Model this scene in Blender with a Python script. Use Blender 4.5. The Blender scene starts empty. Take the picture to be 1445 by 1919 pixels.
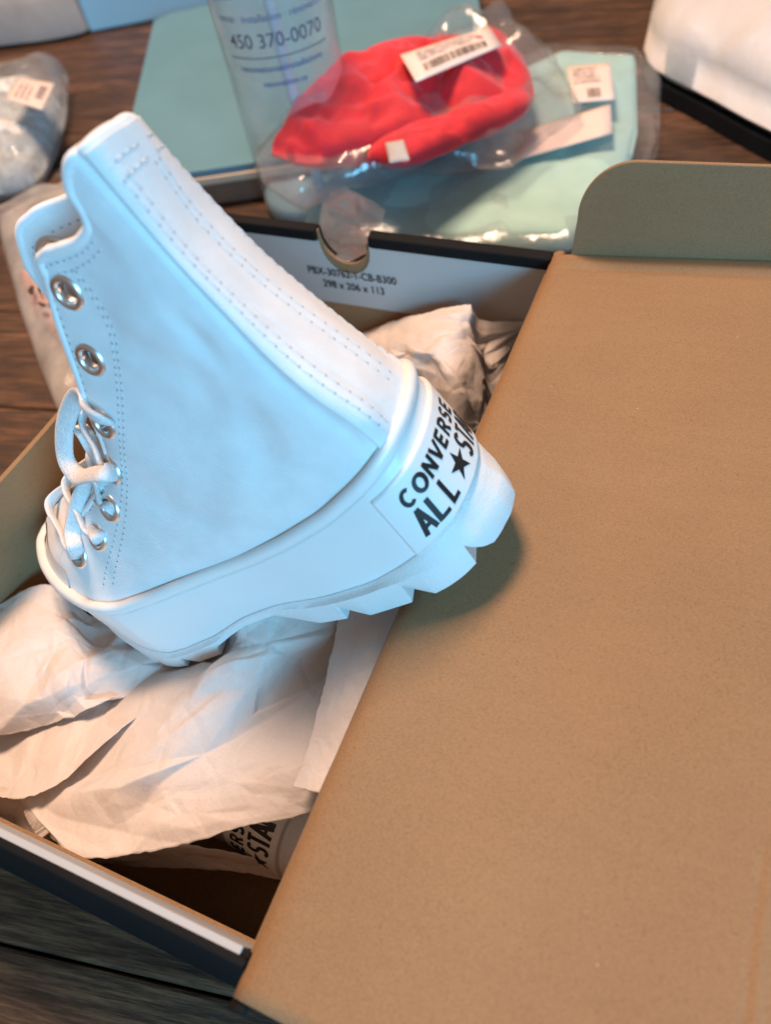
import bpy, math, random
import numpy as np
from mathutils import Vector, Matrix, noise

# ------------------------------------------------------------------ camera, world, lamps, exposure
scn = bpy.context.scene
col = scn.collection
cam_data = bpy.data.cameras.new('camera')
cam = bpy.data.objects.new('camera', cam_data)
col.objects.link(cam)
CAM = Vector((0.06725,-0.30039,0.3298))
_r, _u, _b = Vector((0.918001,0.374064,-0.131721)), Vector((-0.228932,0.771061,0.594184)), Vector((0.323828,-0.515307,0.79347))
cam.matrix_world = Matrix(((_r.x, _u.x, _b.x, CAM.x), (_r.y, _u.y, _b.y, CAM.y), (_r.z, _u.z, _b.z, CAM.z), (0, 0, 0, 1)))
cam_data.sensor_fit = 'VERTICAL'
cam_data.sensor_height = 36
cam_data.lens = 26.264
cam_data.clip_start = 0.005
cam_data.clip_end = 50
cam_data.dof.use_dof = True
cam_data.dof.focus_distance = 0.268
cam_data.dof.aperture_fstop = 8.5
scn.camera = cam

world = bpy.data.worlds.new('World')
scn.world = world
world.use_nodes = True
world.node_tree.nodes['Background'].inputs[0].default_value = (0.82, 0.64, 0.54, 1)
world.node_tree.nodes['Background'].inputs[1].default_value = 0.27

def area(name, loc, target, size, power, color, sy=None):
    d = bpy.data.lights.new(name, 'AREA')
    d.energy = power; d.color = color; d.size = size
    if sy:
        d.shape = 'RECTANGLE'; d.size_y = sy
    o = bpy.data.objects.new(name, d); col.objects.link(o)
    o.location = loc
    o.rotation_euler = (Vector(target) - Vector(loc)).to_track_quat('-Z', 'Y').to_euler()
    return o
area('warm_ceiling_lamp', (-0.44, 0.34, 1.55), (-0.03, -0.10, 0.1), 0.40, 37.0, (1.0, 0.66, 0.45))
area('blue_window', (0.92, -0.98, 0.66), (-0.03, -0.12, 0.15), 0.55, 24.5, (0.17, 0.62, 1.0), 0.42)

vs = scn.view_settings
vs.view_transform = 'Standard'; vs.look = 'None'; vs.exposure = 0; vs.gamma = 1; vs.use_curve_mapping = False
scn.render.engine = 'CYCLES'
scn.cycles.use_denoising = True
scn.cycles.max_bounces = 10
scn.cycles.transparent_max_bounces = 24
scn.cycles.sample_clamp_indirect = 6

# ------------------------------------------------------------------ materials
def new_mat(name):
    m = bpy.data.materials.new(name); m.use_nodes = True
    nt = m.node_tree
    return m, nt, nt.nodes['Principled BSDF']
def nd(nt, typ, **kw):
    n = nt.nodes.new(typ)
    for k, v in kw.items():
        if k in n.inputs: n.inputs[k].default_value = v
        else: setattr(n, k, v)
    return n
def coords(nt, scale=(1, 1, 1), rot=(0, 0, 0), kind='Object'):
    tc = nd(nt, 'ShaderNodeTexCoord'); mp = nd(nt, 'ShaderNodeMapping')
    mp.inputs['Scale'].default_value = scale; mp.inputs['Rotation'].default_value = rot
    nt.links.new(tc.outputs[kind], mp.inputs['Vector'])
    return mp.outputs['Vector']
def noise_tex(nt, vec, scale, detail=4, rough=.55):
    n = nd(nt, 'ShaderNodeTexNoise', Scale=scale, Detail=detail, Roughness=rough)
    nt.links.new(vec, n.inputs['Vector']); return n.outputs['Fac']
def ramp(nt, fac, stops):
    r = nd(nt, 'ShaderNodeValToRGB'); e = r.color_ramp.elements
    while len(e) < len(stops): e.new(.5)
    for el, (p, c) in zip(e, stops):
        el.position = p; el.color = (*c, 1)
    nt.links.new(fac, r.inputs['Fac']); return r.outputs['Color']
def mixc(nt, fac, a, b, mode='MIX'):
    m = nd(nt, 'ShaderNodeMix', data_type='RGBA', blend_type=mode)
    for sock, v in ((m.inputs[0], fac), (m.inputs[6], a), (m.inputs[7], b)):
        if isinstance(v, (int, float)): sock.default_value = v
        elif isinstance(v, tuple): sock.default_value = (*v, 1)
        else: nt.links.new(v, sock)
    return m.outputs[2]
def bump(nt, p, height, strength, dist, prev=None):
    b = nd(nt, 'ShaderNodeBump', Strength=strength, Distance=dist)
    nt.links.new(height, b.inputs['Height'])
    if prev is not None: nt.links.new(prev, b.inputs['Normal'])
    nt.links.new(b.outputs['Normal'], p.inputs['Normal']); return b.outputs['Normal']

def mat_plain(name, color, rough=.6, var=.12, scale=60, metallic=0, bmp=0, bscale=800, bdist=.0003, sheen=0):
    m, nt, p = new_mat(name)
    v = coords(nt)
    f = noise_tex(nt, v, scale, 5)
    dark = tuple(c * (1 - var) for c in color); lite = tuple(min(1, c * (1 + var)) for c in color)
    nt.links.new(ramp(nt, f, [(.3, dark), (.7, lite)]), p.inputs['Base Color'])
    p.inputs['Roughness'].default_value = rough; p.inputs['Metallic'].default_value = metallic
    if sheen: p.inputs['Sheen Weight'].default_value = sheen
    if bmp: bump(nt, p, noise_tex(nt, v, bscale, 3), bmp, bdist)
    return m

def mat_wood():
    m, nt, p = new_mat('dark_wood')
    info = nd(nt, 'ShaderNodeObjectInfo')
    add = nd(nt, 'ShaderNodeVectorMath', operation='ADD')
    mul = nd(nt, 'ShaderNodeVectorMath', operation='SCALE'); mul.inputs['Scale'].default_value = 7
    comb = nd(nt, 'ShaderNodeCombineXYZ')
    for i in range(3): nt.links.new(info.outputs['Random'], comb.inputs[i])
    nt.links.new(comb.outputs[0], mul.inputs[0])
    tc = nd(nt, 'ShaderNodeTexCoord')
    nt.links.new(tc.outputs['Object'], add.inputs[0]); nt.links.new(mul.outputs[0], add.inputs[1])
    def mp(s):
        q = nd(nt, 'ShaderNodeMapping'); q.inputs['Scale'].default_value = s
        nt.links.new(add.outputs[0], q.inputs['Vector']); return q.outputs['Vector']
    fine = noise_tex(nt, mp((20, 260, 60)), 1.6, 8, .72)
    broad = noise_tex(nt, mp((6, 40, 20)), 1.4, 6, .65)
    knots = noise_tex(nt, mp((6, 14, 8)), 1.5, 3, .5)
    c1 = ramp(nt, fine, [(.32, (.014, .009, .007)), (.48, (.10, .052, .030)), (.66, (.26, .135, .07))])
    c2 = ramp(nt, broad, [(.3, (.3, .26, .24)), (.55, (.9, .85, .8)), (.75, (1.35, 1.2, 1.05))])
    c = mixc(nt, 1.0, c1, c2, 'MULTIPLY')
    c = mixc(nt, .55, c, ramp(nt, knots, [(.35, (.45, .42, .4)), (.6, (1, 1, 1))]), 'MULTIPLY')
    nt.links.new(c, p.inputs['Base Color'])
    rr = nd(nt, 'ShaderNodeMapRange'); rr.inputs['To Min'].default_value = .32; rr.inputs['To Max'].default_value = .6
    nt.links.new(fine, rr.inputs['Value']); nt.links.new(rr.outputs[0], p.inputs['Roughness'])
    n1 = bump(nt, p, fine, .55, .0012)
    bump(nt, p, broad, .4, .0015, n1)
    return m

def mat_kraft():
    m, nt, p = new_mat('kraft_card')
    v = coords(nt); vs_ = coords(nt, (30, 260, 260)); vf = coords(nt, (1100, 2300, 2300), (0, 0, .5)); vg = coords(nt, (1700, 420, 900), (0, 0, .35))
    base = ramp(nt, noise_tex(nt, v, 12, 3), [(.3, (.255, .148, .070)), (.7, (.288, .171, .083))])
    streak = ramp(nt, noise_tex(nt, vs_, 1, 4), [(.3, (.96, .96, .96)), (.7, (1.04, 1.04, 1.04))])
    c = mixc(nt, .6, base, streak, 'MULTIPLY')
    fib = ramp(nt, noise_tex(nt, vf, 1, 3, .7), [(.3, (.72, .70, .68)), (.5, (1, 1, 1)), (.72, (1.22, 1.22, 1.22))])
    c = mixc(nt, .75, c, fib, 'MULTIPLY')
    fib2 = ramp(nt, noise_tex(nt, vg, 1, 2, .6), [(.25, (.72, .7, .68)), (.38, (1, 1, 1)), (.7, (1, 1, 1)), (.8, (1.25, 1.25, 1.25))])
    c = mixc(nt, .7, c, fib2, 'MULTIPLY')
    vo = nd(nt, 'ShaderNodeTexVoronoi', Scale=210); nt.links.new(v, vo.inputs['Vector'])
    speck = ramp(nt, vo.outputs['Distance'], [(.03, (.4, .35, .3)), (.09, (1, 1, 1))])
    c = mixc(nt, .5, c, speck, 'MULTIPLY')
    vw = nd(nt, 'ShaderNodeTexVoronoi', Scale=62); nt.links.new(v, vw.inputs['Vector'])
    fleck = ramp(nt, vw.outputs['Distance'], [(.015, (.5, .5, .5)), (.024, (0, 0, 0))])
    c = mixc(nt, fleck, c, (.62, .45, .30))
    nt.links.new(c, p.inputs['Base Color'])
    p.inputs['Roughness'].default_value = .78
    n1 = bump(nt, p, noise_tex(nt, vf, 1, 3), .35, .0002)
    bump(nt, p, noise_tex(nt, v, 40, 3), .12, .0015, n1)
    return m

def mat_paper(name, color):
    m, nt, p = new_mat(name)
    v = coords(nt); vf = coords(nt, (900, 2600, 2600), (0, 0, .9))
    c = ramp(nt, noise_tex(nt, v, 35, 5), [(.3, tuple(x * .93 for x in color)), (.7, color)])
    c = mixc(nt, .6, c, ramp(nt, noise_tex(nt, vf, 1, 3), [(.3, (.86, .85, .84)), (.55, (1, 1, 1))]), 'MULTIPLY')
    vo = nd(nt, 'ShaderNodeTexVoronoi', Scale=170); nt.links.new(v, vo.inputs['Vector'])
    c = mixc(nt, .6, c, ramp(nt, vo.outputs['Distance'], [(.015, (.35, .3, .27)), (.05, (1, 1, 1))]), 'MULTIPLY')
    nt.links.new(c, p.inputs['Base Color']); p.inputs['Roughness'].default_value = .55
    n1 = bump(nt, p, noise_tex(nt, v, 75, 4, .5), .55, .0022)
    vr = nd(nt, 'ShaderNodeTexVoronoi', feature='DISTANCE_TO_EDGE', Scale=38)
    wv = nd(nt, 'ShaderNodeVectorMath', operation='ADD'); nz = nd(nt, 'ShaderNodeTexNoise', Scale=40)
    nt.links.new(v, nz.inputs['Vector'])
    sc = nd(nt, 'ShaderNodeVectorMath', operation='SCALE'); sc.inputs['Scale'].default_value = .02
    nt.links.new(nz.outputs['Color'], sc.inputs[0]); nt.links.new(v, wv.inputs[0]); nt.links.new(sc.outputs[0], wv.inputs[1])
    nt.links.new(wv.outputs[0], vr.inputs['Vector'])
    mr = nd(nt, 'ShaderNodeMapRange'); mr.inputs['From Max'].default_value = .12
    nt.links.new(vr.outputs['Distance'], mr.inputs['Value'])
    bump(nt, p, mr.outputs[0], .4, .0007, n1)
    tr = nd(nt, 'ShaderNodeBsdfTranslucent'); tr.inputs['Color'].default_value = (*color, 1)
    mx = nd(nt, 'ShaderNodeMixShader'); mx.inputs[0].default_value = .22
    nt.links.new(p.outputs[0], mx.inputs[1]); nt.links.new(tr.outputs[0], mx.inputs[2])
    nt.links.new(mx.outputs[0], nt.nodes['Material Output'].inputs['Surface'])
    return m

def mat_canvas():
    m, nt, p = new_mat('white_canvas')
    v = coords(nt)
    nt.links.new(ramp(nt, noise_tex(nt, v, 120, 4), [(.3, (.76, .755, .75)), (.7, (.83, .825, .82))]), p.inputs['Base Color'])
    p.inputs['Roughness'].default_value = .9; p.inputs['Sheen Weight'].default_value = .25
    tc = nd(nt, 'ShaderNodeTexCoord')
    def wave(rot, sc):
        mp = nd(nt, 'ShaderNodeMapping'); mp.inputs['Rotation'].default_value = rot
        nt.links.new(tc.outputs['UV'], mp.inputs['Vector'])
        w = nd(nt, 'ShaderNodeTexWave', Scale=sc, Distortion=.35, Detail=1)
        w.inputs['Detail Scale'].default_value = 3
        nt.links.new(mp.outputs[0], w.inputs['Vector']); return w.outputs['Fac']
    n1 = bump(nt, p, wave((0, 0, .75), 8.5), .6, .0002)
    n2 = bump(nt, p, noise_tex(nt, v, 1900, 2), .35, .0003, n1)
    bump(nt, p, noise_tex(nt, v, 60, 2), .18, .0016, n2)
    return m

def mat_film(name, tint, haze, gloss=.25, rough=.12):
    """thin clear or milky plastic film"""
    m, nt, p = new_mat(name)
    out = nt.nodes['Material Output']
    tr = nd(nt, 'ShaderNodeBsdfTransparent'); tr.inputs['Color'].default_value = (*tint, 1)
    df = nd(nt, 'ShaderNodeBsdfDiffuse'); df.inputs['Color'].default_value = (.8, .8, .8, 1)
    gl = nd(nt, 'ShaderNodeBsdfGlossy'); gl.inputs['Roughness'].default_value = rough
    a = nd(nt, 'ShaderNodeMixShader'); b = nd(nt, 'ShaderNodeMixShader')
    v = coords(nt)
    f = noise_tex(nt, v, 25, 4)
    mr = nd(nt, 'ShaderNodeMapRange'); mr.inputs['From Min'].default_value = .35; mr.inputs['From Max'].default_value = .7
    mr.inputs['To Min'].default_value = haze * .5; mr.inputs['To Max'].default_value = haze * 1.5
    nt.links.new(f, mr.inputs['Value']); nt.links.new(mr.outputs[0], a.inputs[0])
    nt.links.new(tr.outputs[0], a.inputs[1]); nt.links.new(df.outputs[0], a.inputs[2])
    lw = nd(nt, 'ShaderNodeLayerWeight', Blend=.3)
    pw = nd(nt, 'ShaderNodeMath', operation='POWER'); pw.inputs[1].default_value = 2.0
    sm = nd(nt, 'ShaderNodeMapRange'); sm.inputs['To Min'].default_value = .05; sm.inputs['To Max'].default_value = gloss + .1
    nt.links.new(lw.outputs['Facing'], pw.inputs[0]); nt.links.new(pw.outputs[0], sm.inputs['Value'])
    nt.links.new(sm.outputs[0], b.inputs[0])
    nt.links.new(a.outputs[0], b.inputs[1]); nt.links.new(gl.outputs[0], b.inputs[2])
    bp = nd(nt, 'ShaderNodeBump', Strength=.5, Distance=.003); nt.links.new(noise_tex(nt, v, 60, 4, .6), bp.inputs['Height'])
    nt.links.new(bp.outputs[0], gl.inputs['Normal']); nt.links.new(bp.outputs[0], lw.inputs['Normal'])
    nt.links.new(b.outputs[0], out.inputs['Surface'])
    return m

M = {}
M['wood'] = mat_wood()
M['kraft'] = mat_kraft()
M['paper'] = mat_paper('tissue_paper', (.86, .79, .75))
M['canvas'] = mat_canvas()
M['rubber'] = mat_plain('white_rubber', (.76, .755, .74), .42, .02, 40, bmp=.15, bscale=300, bdist=.0004)
M['outsole'] = mat_plain('textured_rubber', (.74, .735, .72), .6, .02, 40, bmp=.55, bscale=1500, bdist=.0005)
M['lace'] = mat_plain('cotton_lace', (.74, .73, .72), 1.0, .08, 700, bmp=.9, bscale=1500, bdist=.0006, sheen=.1)
M['thread'] = mat_plain('sewing_thread', (.72, .72, .72), .8, .05, 200)
M['pinhole_shade'] = mat_plain('needle_hole_shade', (.42, .43, .45), .9, .1, 200)  # flat grey dots: shade inside the stitch dents painted as colour
M['eyelet'] = mat_plain('eyelet_nickel', (.86, .85, .84), .34, .03, 80, metallic=1)
M['ink'] = mat_plain('black_print', (.012, .012, .014), .45, .1, 80)
M['blackcard'] = mat_plain('black_card', (.010, .0095, .0095), .78, .2, 40, bmp=.2, bscale=700, bdist=.0003)
M['whitecard'] = mat_plain('white_card', (.46, .44, .42), .85, .03, 30)
M['blackcard'].node_tree.nodes['Principled BSDF'].inputs['Specular IOR Level'].default_value = .12
M['lining'] = mat_plain('white_lining', (.74, .73, .72), .9, .04, 200, bmp=.4, bscale=1500, bdist=.0004)
M['teal_board'] = mat_plain('teal_board', (.12, .27, .34), .5, .05, 20)
M['cream'] = mat_plain('cream_edge', (.72, .56, .40), .6, .06, 60)
M['brownedge'] = mat_plain('brown_base', (.20, .13, .09), .6, .1, 60)
M['red'] = mat_plain('red_knit', (.64, .012, .022), .75, .18, 50, bmp=.6, bscale=900, bdist=.0008, sheen=.2)
M['tealcloth'] = mat_plain('pale_teal_cloth', (.40, .66, .64), .8, .06, 40, bmp=.4, bscale=700, bdist=.0008)
M['greycloth'] = mat_plain('white_grey_lace', (.68, .69, .68), .85, .35, 120, bmp=.6, bscale=300, bdist=.003)
M['pinkcloth'] = mat_plain('pink_cloth', (.84, .42, .34), .85, .25, 20, bmp=.4, bscale=300, bdist=.002)
M['greyfabric'] = mat_plain('grey_fabric', (.36, .35, .34), .9, .15, 25)
M['bluelit_box'] = mat_plain('blue_lit_board', (.36, .68, .88), .6, .02, 20)  # white carton board, the blue light falling on it painted into the colour
M['whiteplush'] = mat_plain('white_fleece', (.58, .57, .56), .55, .05, 25, bmp=.3, bscale=60, bdist=.004)
M['bluecap'] = mat_plain('pale_blue_base', (.30, .50, .60), .4, .05, 30)
M['sticker'] = mat_plain('sticker_paper', (.80, .66, .60), .6, .03, 60)
M['blueink'] = mat_plain('blue_print', (.05, .08, .26), .5, .1, 80)
M['greyink'] = mat_plain('grey_print', (.12, .11, .16), .5, .1, 80)
M['film'] = mat_film('clear_bag_film', (.97, .97, .98), .06, .3)
M['milky'] = mat_film('milky_bag_film', (.92, .91, .90), .30, .25, .3)
M['bottle'] = mat_film('clear_bottle_plastic', (.92, .95, .96), .15, .6, .06)
M['tube'] = mat_plain('dip_tube', (.62, .66, .68), .4, .03, 30)
M['film2'] = mat_film('hazy_bag_film', (.96, .96, .97), .08, .45)
M['smoke'] = mat_film('dark_bag_film', (.8, .84, .86), .18, .35)

# ------------------------------------------------------------------ mesh helpers
def obj(name, verts, faces, mats, parent=None, smooth=True, idx=None, uvs=None):
    me = bpy.data.meshes.new(name)
    me.from_pydata([tuple(map(float, v)) for v in verts], [], [tuple(map(int, f)) for f in faces])
    for m in (mats if isinstance(mats, (list, tuple)) else [mats]): me.materials.append(m)
    if idx is not None: me.polygons.foreach_set('material_index', idx)
    if smooth: me.polygons.foreach_set('use_smooth', [True] * len(me.polygons))
    if uvs is not None:
        lay = me.uv_layers.new(name='uv'); li = np.zeros(len(me.loops), int)
        me.loops.foreach_get('vertex_index', li)
        lay.data.foreach_set('uv', np.asarray(uvs, float)[li].ravel())
    me.update()
    o = bpy.data.objects.new(name, me); col.objects.link(o)
    if parent is not None: o.parent = parent
    return o
def tag(o, label, cat, group=None, kind=None):
    if label: o['label'] = label
    if cat: o['category'] = cat
    if group: o['group'] = group
    if kind: o['kind'] = kind
    return o
def empty(name, loc=(0, 0, 0)):
    o = bpy.data.objects.new(name, None); o.empty_display_size = .02; o.location = loc
    col.objects.link(o); return o
def gridfaces(nr, nc, closed=False, flip=False):
    F = []
    for i in range(nr - 1):
        for j in range(nc - 1 + (1 if closed else 0)):
            k = (j + 1) % nc
            q = (i * nc + j, i * nc + k, (i + 1) * nc + k, (i + 1) * nc + j)
            F.append(q[::-1] if flip else q)
    return F
def hermite(kn, val, q):
    """smooth interpolation through val at knots kn, evaluated at q"""
    kn = np.asarray(kn, float); val = np.asarray(val, float); q = np.clip(np.asarray(q, float), kn[0], kn[-1])
    d = np.diff(kn); s = np.diff(val, axis=0) / d[:, None]
    t = np.zeros_like(val)
    t[1:-1] = (s[:-1] * d[1:, None] + s[1:] * d[:-1, None]) / (d[:-1] + d[1:])[:, None]
    t[0] = s[0]; t[-1] = s[-1]
    i = np.clip(np.searchsorted(kn, q, 'right') - 1, 0, len(kn) - 2)
    h = d[i]; u = ((q - kn[i]) / h)[:, None]; h = h[:, None]
    return ((2*u**3 - 3*u**2 + 1) * val[i] + (u**3 - 2*u**2 + u) * h * t[i] + (-2*u**3 + 3*u**2) * val[i+1] + (u**3 - u**2) * h * t[i+1])
def spline(pts, n):
    pts = np.asarray(pts, float)
    kn = np.concatenate([[0], np.cumsum(np.maximum(np.linalg.norm(np.diff(pts, axis=0), axis=1), 1e-9) ** .6)])
    return hermite(kn, pts, np.linspace(0, kn[-1], n))
def norm(v): return v / np.maximum(np.linalg.norm(v, axis=-1, keepdims=True), 1e-12)
def tube_mesh(path, hw, ht=None, n=10, flat_dir=None, cap=True):
    """sweep of an ellipse (half width hw across flat_dir, half thickness ht) along path"""
    path = np.asarray(path, float); ht = ht or hw
    T = norm(np.gradient(path, axis=0))
    ref = np.array(flat_dir if flat_dir is not None else (0, 0, 1.)); V = []
    up = ref - T[0] * (ref @ T[0])
    if np.linalg.norm(up) < 1e-6: up = np.array([1., 0, 0]) - T[0] * T[0][0]
    for k in range(len(path)):
        if flat_dir is not None and np.asarray(flat_dir).ndim == 2: up = np.asarray(flat_dir)[k]
        up = up - T[k] * (up @ T[k]); up = up / max(np.linalg.norm(up), 1e-9); sd = np.cross(T[k], up)
        for a in np.linspace(0, 2 * math.pi, n, endpoint=False):
            V.append(path[k] + up * hw * math.cos(a) + sd * ht * math.sin(a))
    F = gridfaces(len(path), n, True)
    if cap: F += [tuple(range(n))[::-1], tuple(range((len(path) - 1) * n, len(path) * n))]
    return V, F
def box_mesh(x0, x1, y0, y1, z0, z1):
    V = [(x, y, z) for z in (z0, z1) for y in (y0, y1) for x in (x0, x1)]
    return V, [(0, 2, 3, 1), (4, 5, 7, 6), (0, 1, 5, 4), (2, 6, 7, 3), (0, 4, 6, 2), (1, 3, 7, 5)]
def bevel(o, w, seg=3):
    m = o.modifiers.new('bevel', 'BEVEL'); m.width = w; m.segments = seg; m.limit_method = 'ANGLE'; return o
def solid(o, t, off=-1):
    m = o.modifiers.new('solid', 'SOLIDIFY'); m.thickness = t; m.offset = off; return m
def nz(p, s, seed=0): return noise.noise(Vector((p[0] * s + seed * 7.31, p[1] * s - seed * 3.7, p[2] * s + seed * 1.9)))
def prism(poly, z0, z1, axis):
    """polygon (2-D list) extruded; axis 'y': polygon in x,z extruded along y"""
    n = len(poly)
    f = {'y': lambda a, b, t: (a, t, b), 'z': lambda a, b, t: (a, b, t), 'x': lambda a, b, t: (t, a, b)}[axis]
    V = [f(a, b, z0) for a, b in poly] + [f(a, b, z1) for a, b in poly]
    F = [tuple(range(n))[::-1], tuple(range(n, 2 * n))] + [(i, (i + 1) % n, (i + 1) % n + n, i + n) for i in range(n)]
    return V, F

# ------------------------------------------------------------------ the table
table = empty('table'); tag(table, None, None, kind='structure')
PL_ANG = math.radians(11)
table.rotation_euler.z = PL_ANG
rng = random.Random(4)
edges = [-.75]
while edges[-1] < 1.15: edges.append(edges[-1] + rng.uniform(.085, .105))
for a, b in zip(edges[:-1], edges[1:]):
    dz = rng.uniform(-.0007, 0)
    V, F = box_mesh(-1.6, 1.1, a + .0005, b - .0005, -.028, dz)
    bevel(obj('plank', V, F, M['wood'], table, smooth=False), .0016, 2)

V, F = box_mesh(-1.6, 1.1, -.75, 1.2, -.040, -.0285); obj('under_board', V, F, M['blackcard'], table, smooth=False)

# ------------------------------------------------------------------ the sneaker (one builder, used for both shoes of the pair)
S = 0.000967
FOX_L = [(12.5, 0), (13, 9), (15, 17), (18.8, 23), (30, 27.6), (60, 29), (96, 28.5), (130, 31), (150, 32.8), (158, 32.3), (168, 28.8), (183, 20), (198, 7), (208.5, -7), (211, -16)]
FOX_M = [(12.5, 0), (13.6, -9), (16.6, -17), (21.8, -22.8), (33, -27.6), (60, -29.5), (96, -30), (130, -35), (155, -39), (175, -40), (190, -38.5), (200, -35), (206, -30), (210, -23), (211, -16)]
ZF = ([12.5, 15, 18.8, 31, 47, 68, 87, 100, 118, 134, 148, 155, 167, 182, 198, 209, 211], [55.5, 55, 53.4, 49, 44, 40.4, 38.5, 38.6, 39.2, 39.8, 41, 43, 46, 51, 55.5, 58.5, 59])
ZO = ([12.5, 21, 39, 51, 74, 92, 110, 128, 143, 152, 165, 180, 200, 211], [19.8, 17.6, 12.5, 10, 10, 12.6, 12.5, 9, 8.6, 9.5, 15, 21, 28, 32])
ZB = ([-9, 11.0, 16.6, 17.0, 33.0, 41.4, 41.8, 60, 68.6, 69.0, 82, 97, 112, 129.5, 131, 143, 148.5, 149, 160, 165.5, 166, 176, 181, 181.4, 191, 196, 196.4, 211],
      [0, 0, 8.6, 0, -1.6, 7.4, -2.0, -2.2, 6.0, -1.2, -.6, 8.6, 8.6, 4.6, .5, .6, 6.0, .8, 3.0, 10, 4.2, 7.2, 14, 8.8, 12.5, 19, 15, 22])
FLX = ([12.5, 13.2, 15, 19, 30, 60, 82, 100, 118, 131, 150, 175, 211], [8.4, 6.4, 4.4, 3.2, 4.2, 4.2, 3.2, 1.5, 1.5, 3.0, 2.8, 2.2, 1.5])
def dens(ctrl, n=40):
    c = np.asarray(ctrl, float); return hermite(np.arange(len(c)), c, np.linspace(0, len(c) - 1, n * (len(c) - 1) + 1))
_l, _m = dens(FOX_L), dens(FOX_M)
OUT = np.concatenate([_l, _m[::-1][1:-1]])          # closed loop: heel centre > lateral > toe tip > medial
def _outward(o):
    t = np.roll(o, -1, 0) - np.roll(o, 1, 0); n = np.stack([t[:, 1], -t[:, 0]], 1); n = norm(n)
    c = o - np.array([100, 0]); s = np.sign((n * c).sum(1).sum()); return n * s
OUTN = _outward(OUT)
for _ in range(12): OUTN = norm(OUTN + np.roll(OUTN, 1, 0) + np.roll(OUTN, -1, 0))
zf = np.interp(OUT[:, 0], *ZF); zo = np.interp(OUT[:, 0], *ZO)
def _sm(z, n=14):
    for _ in range(n): z = (z + np.roll(z, 1) + np.roll(z, -1)) / 3
    return z
LN = _sm(np.interp(OUT[:, 0], [12.5, 13.2, 15, 19, 28, 45, 211], [4.0, 3.4, 2.4, 1.5, 1.0, .5, .3]))
zf = _sm(zf); zo = _sm(zo); fl = _sm(np.interp(OUT[:, 0], *FLX))
def ring(off, z):
    p = OUT + OUTN * (off[:, None] if isinstance(off, np.ndarray) else off)
    return np.concatenate([p, np.broadcast_to(np.asarray(z, float), (len(OUT),))[:, None]], 1)

CK = [0, .5, 1, 1.5, 2, 2.5, 3, 4, 5]
ROWS = {   # canvas upper: rows from sole to collar, columns from heel centre (0) to throat edge (4) and throat centre (5)
 1: ([(17.1,0.0,66.0),(16.2,14.3,65.3),(19.5,23.8,63.6),(45.7,27.6,53.4),(72.9,28.1,47.9),(109.1,28.4,47.4),(144.2,26.7,49.9),(172.7,13.6,59.8),(192.0,-9.0,66.0)], {0.5:(21.6,-13.6,65.3), 1:(28.3,-22.7,63.6), 1.5:(49.6,-27.6,53.4), 2:(74.2,-28.1,47.9)}),
 2: ([(21.5,0.0,80.0),(20.8,14.1,79.4),(24.1,23.5,78.0),(46.0,26.2,68.7),(69.3,26.2,62.6),(97.5,24.4,61.7),(124.5,21.4,63.9),(148.4,11.5,69.5),(160.0,-3.0,75.0)], {0.5:(25.7,-13.5,79.4), 1:(31.9,-22.6,78.0), 1.5:(49.5,-26.2,68.7), 2:(70.5,-26.2,62.6), 2.5:(93.1,-24.8,64.0), 3:(122.0,-22.1,66.9), 4:(148.6,-12.9,70.5)}),
 3: ([(26.0,0.0,94.0),(25.3,12.9,93.3),(28.0,21.5,91.6),(47.3,23.4,86.3),(66.6,22.8,82.2),(87.7,20.6,80.4),(107.5,17.8,78.6),(117.2,11.2,82.2),(126.0,-2.0,86.0)], {0.5:(28.9,-12.4,93.3), 1:(33.8,-20.8,91.6), 1.5:(49.9,-23.4,86.3), 2:(67.5,-22.8,82.2), 2.5:(83.2,-20.6,83.2), 3:(104.3,-17.2,82.1), 4:(120.5,-8.6,85.5)}),
 4: ([(29.7,0.0,109.0),(28.9,11.7,108.4),(30.5,19.4,107.1),(45.0,20.7,105.4),(59.2,19.6,104.0),(71.1,17.8,103.1),(82.8,15.6,102.8),(100.5,9.7,106.3),(108.0,-1.0,109.0)], {0.5:(31.8,-11.3,108.4), 1:(35.2,-18.8,107.1), 1.5:(47.1,-20.7,105.4), 2:(54.5,-19.4,106.6), 2.5:(68.7,-17.8,106.1), 3:(84.9,-15.0,105.9), 4:(105.2,-7.3,108.4)}),
 5: ([(31.7,0.0,129.0),(31.1,10.5,128.4),(32.6,17.6,127.0),(42.4,18.5,125.4),(50.4,17.5,123.9),(58.2,16.0,123.0),(65.9,14.1,122.1),(86.6,8.5,127.1),(94.0,0.0,129.0)], {0.5:(33.3,-10.2,128.4), 1:(36.1,-17.2,127.0), 1.5:(44.0,-18.5,125.4), 2:(47.0,-17.3,126.8), 2.5:(58.5,-15.8,126.2), 3:(70.7,-13.5,125.6), 4:(96.0,-6.9,128.8)}),
}
COLLAR_L = ([0, 0.5, 1, 1.2, 1.45, 1.75, 2, 2.3, 3, 3.6, 3.85, 4, 5], [(28.8,0.0,153.9),(29.3,8.6,154.9),(33.2,15.0,155.2),(38.6,15.2,155.4),(44.3,14.8,151.3),(46.7,14.4,145.3),(49.0,14.1,142.5),(53.9,13.2,141.4),(63.5,11.2,142.5),(70.2,9.8,143.5),(73.9,8.9,142.7),(76.2,8.1,139.7),(85.0,0.0,142.0)])
COLLAR_M = ([0, 0.5, 1, 1.45, 2, 2.5, 3, 3.5, 3.8, 4, 5], [(28.8,0.0,153.9),(31.6,-8.4,153.0),(36.0,-14.4,151.2),(39.3,-16.6,150.6),(49.2,-16.4,148.2),(59.2,-15.2,147.6),(68.3,-13.6,148.7),(80.6,-11.2,151.5),(87.8,-9.6,149.9),(92.7,-7.6,142.6),(85.0,0.0,142.0)])
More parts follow.
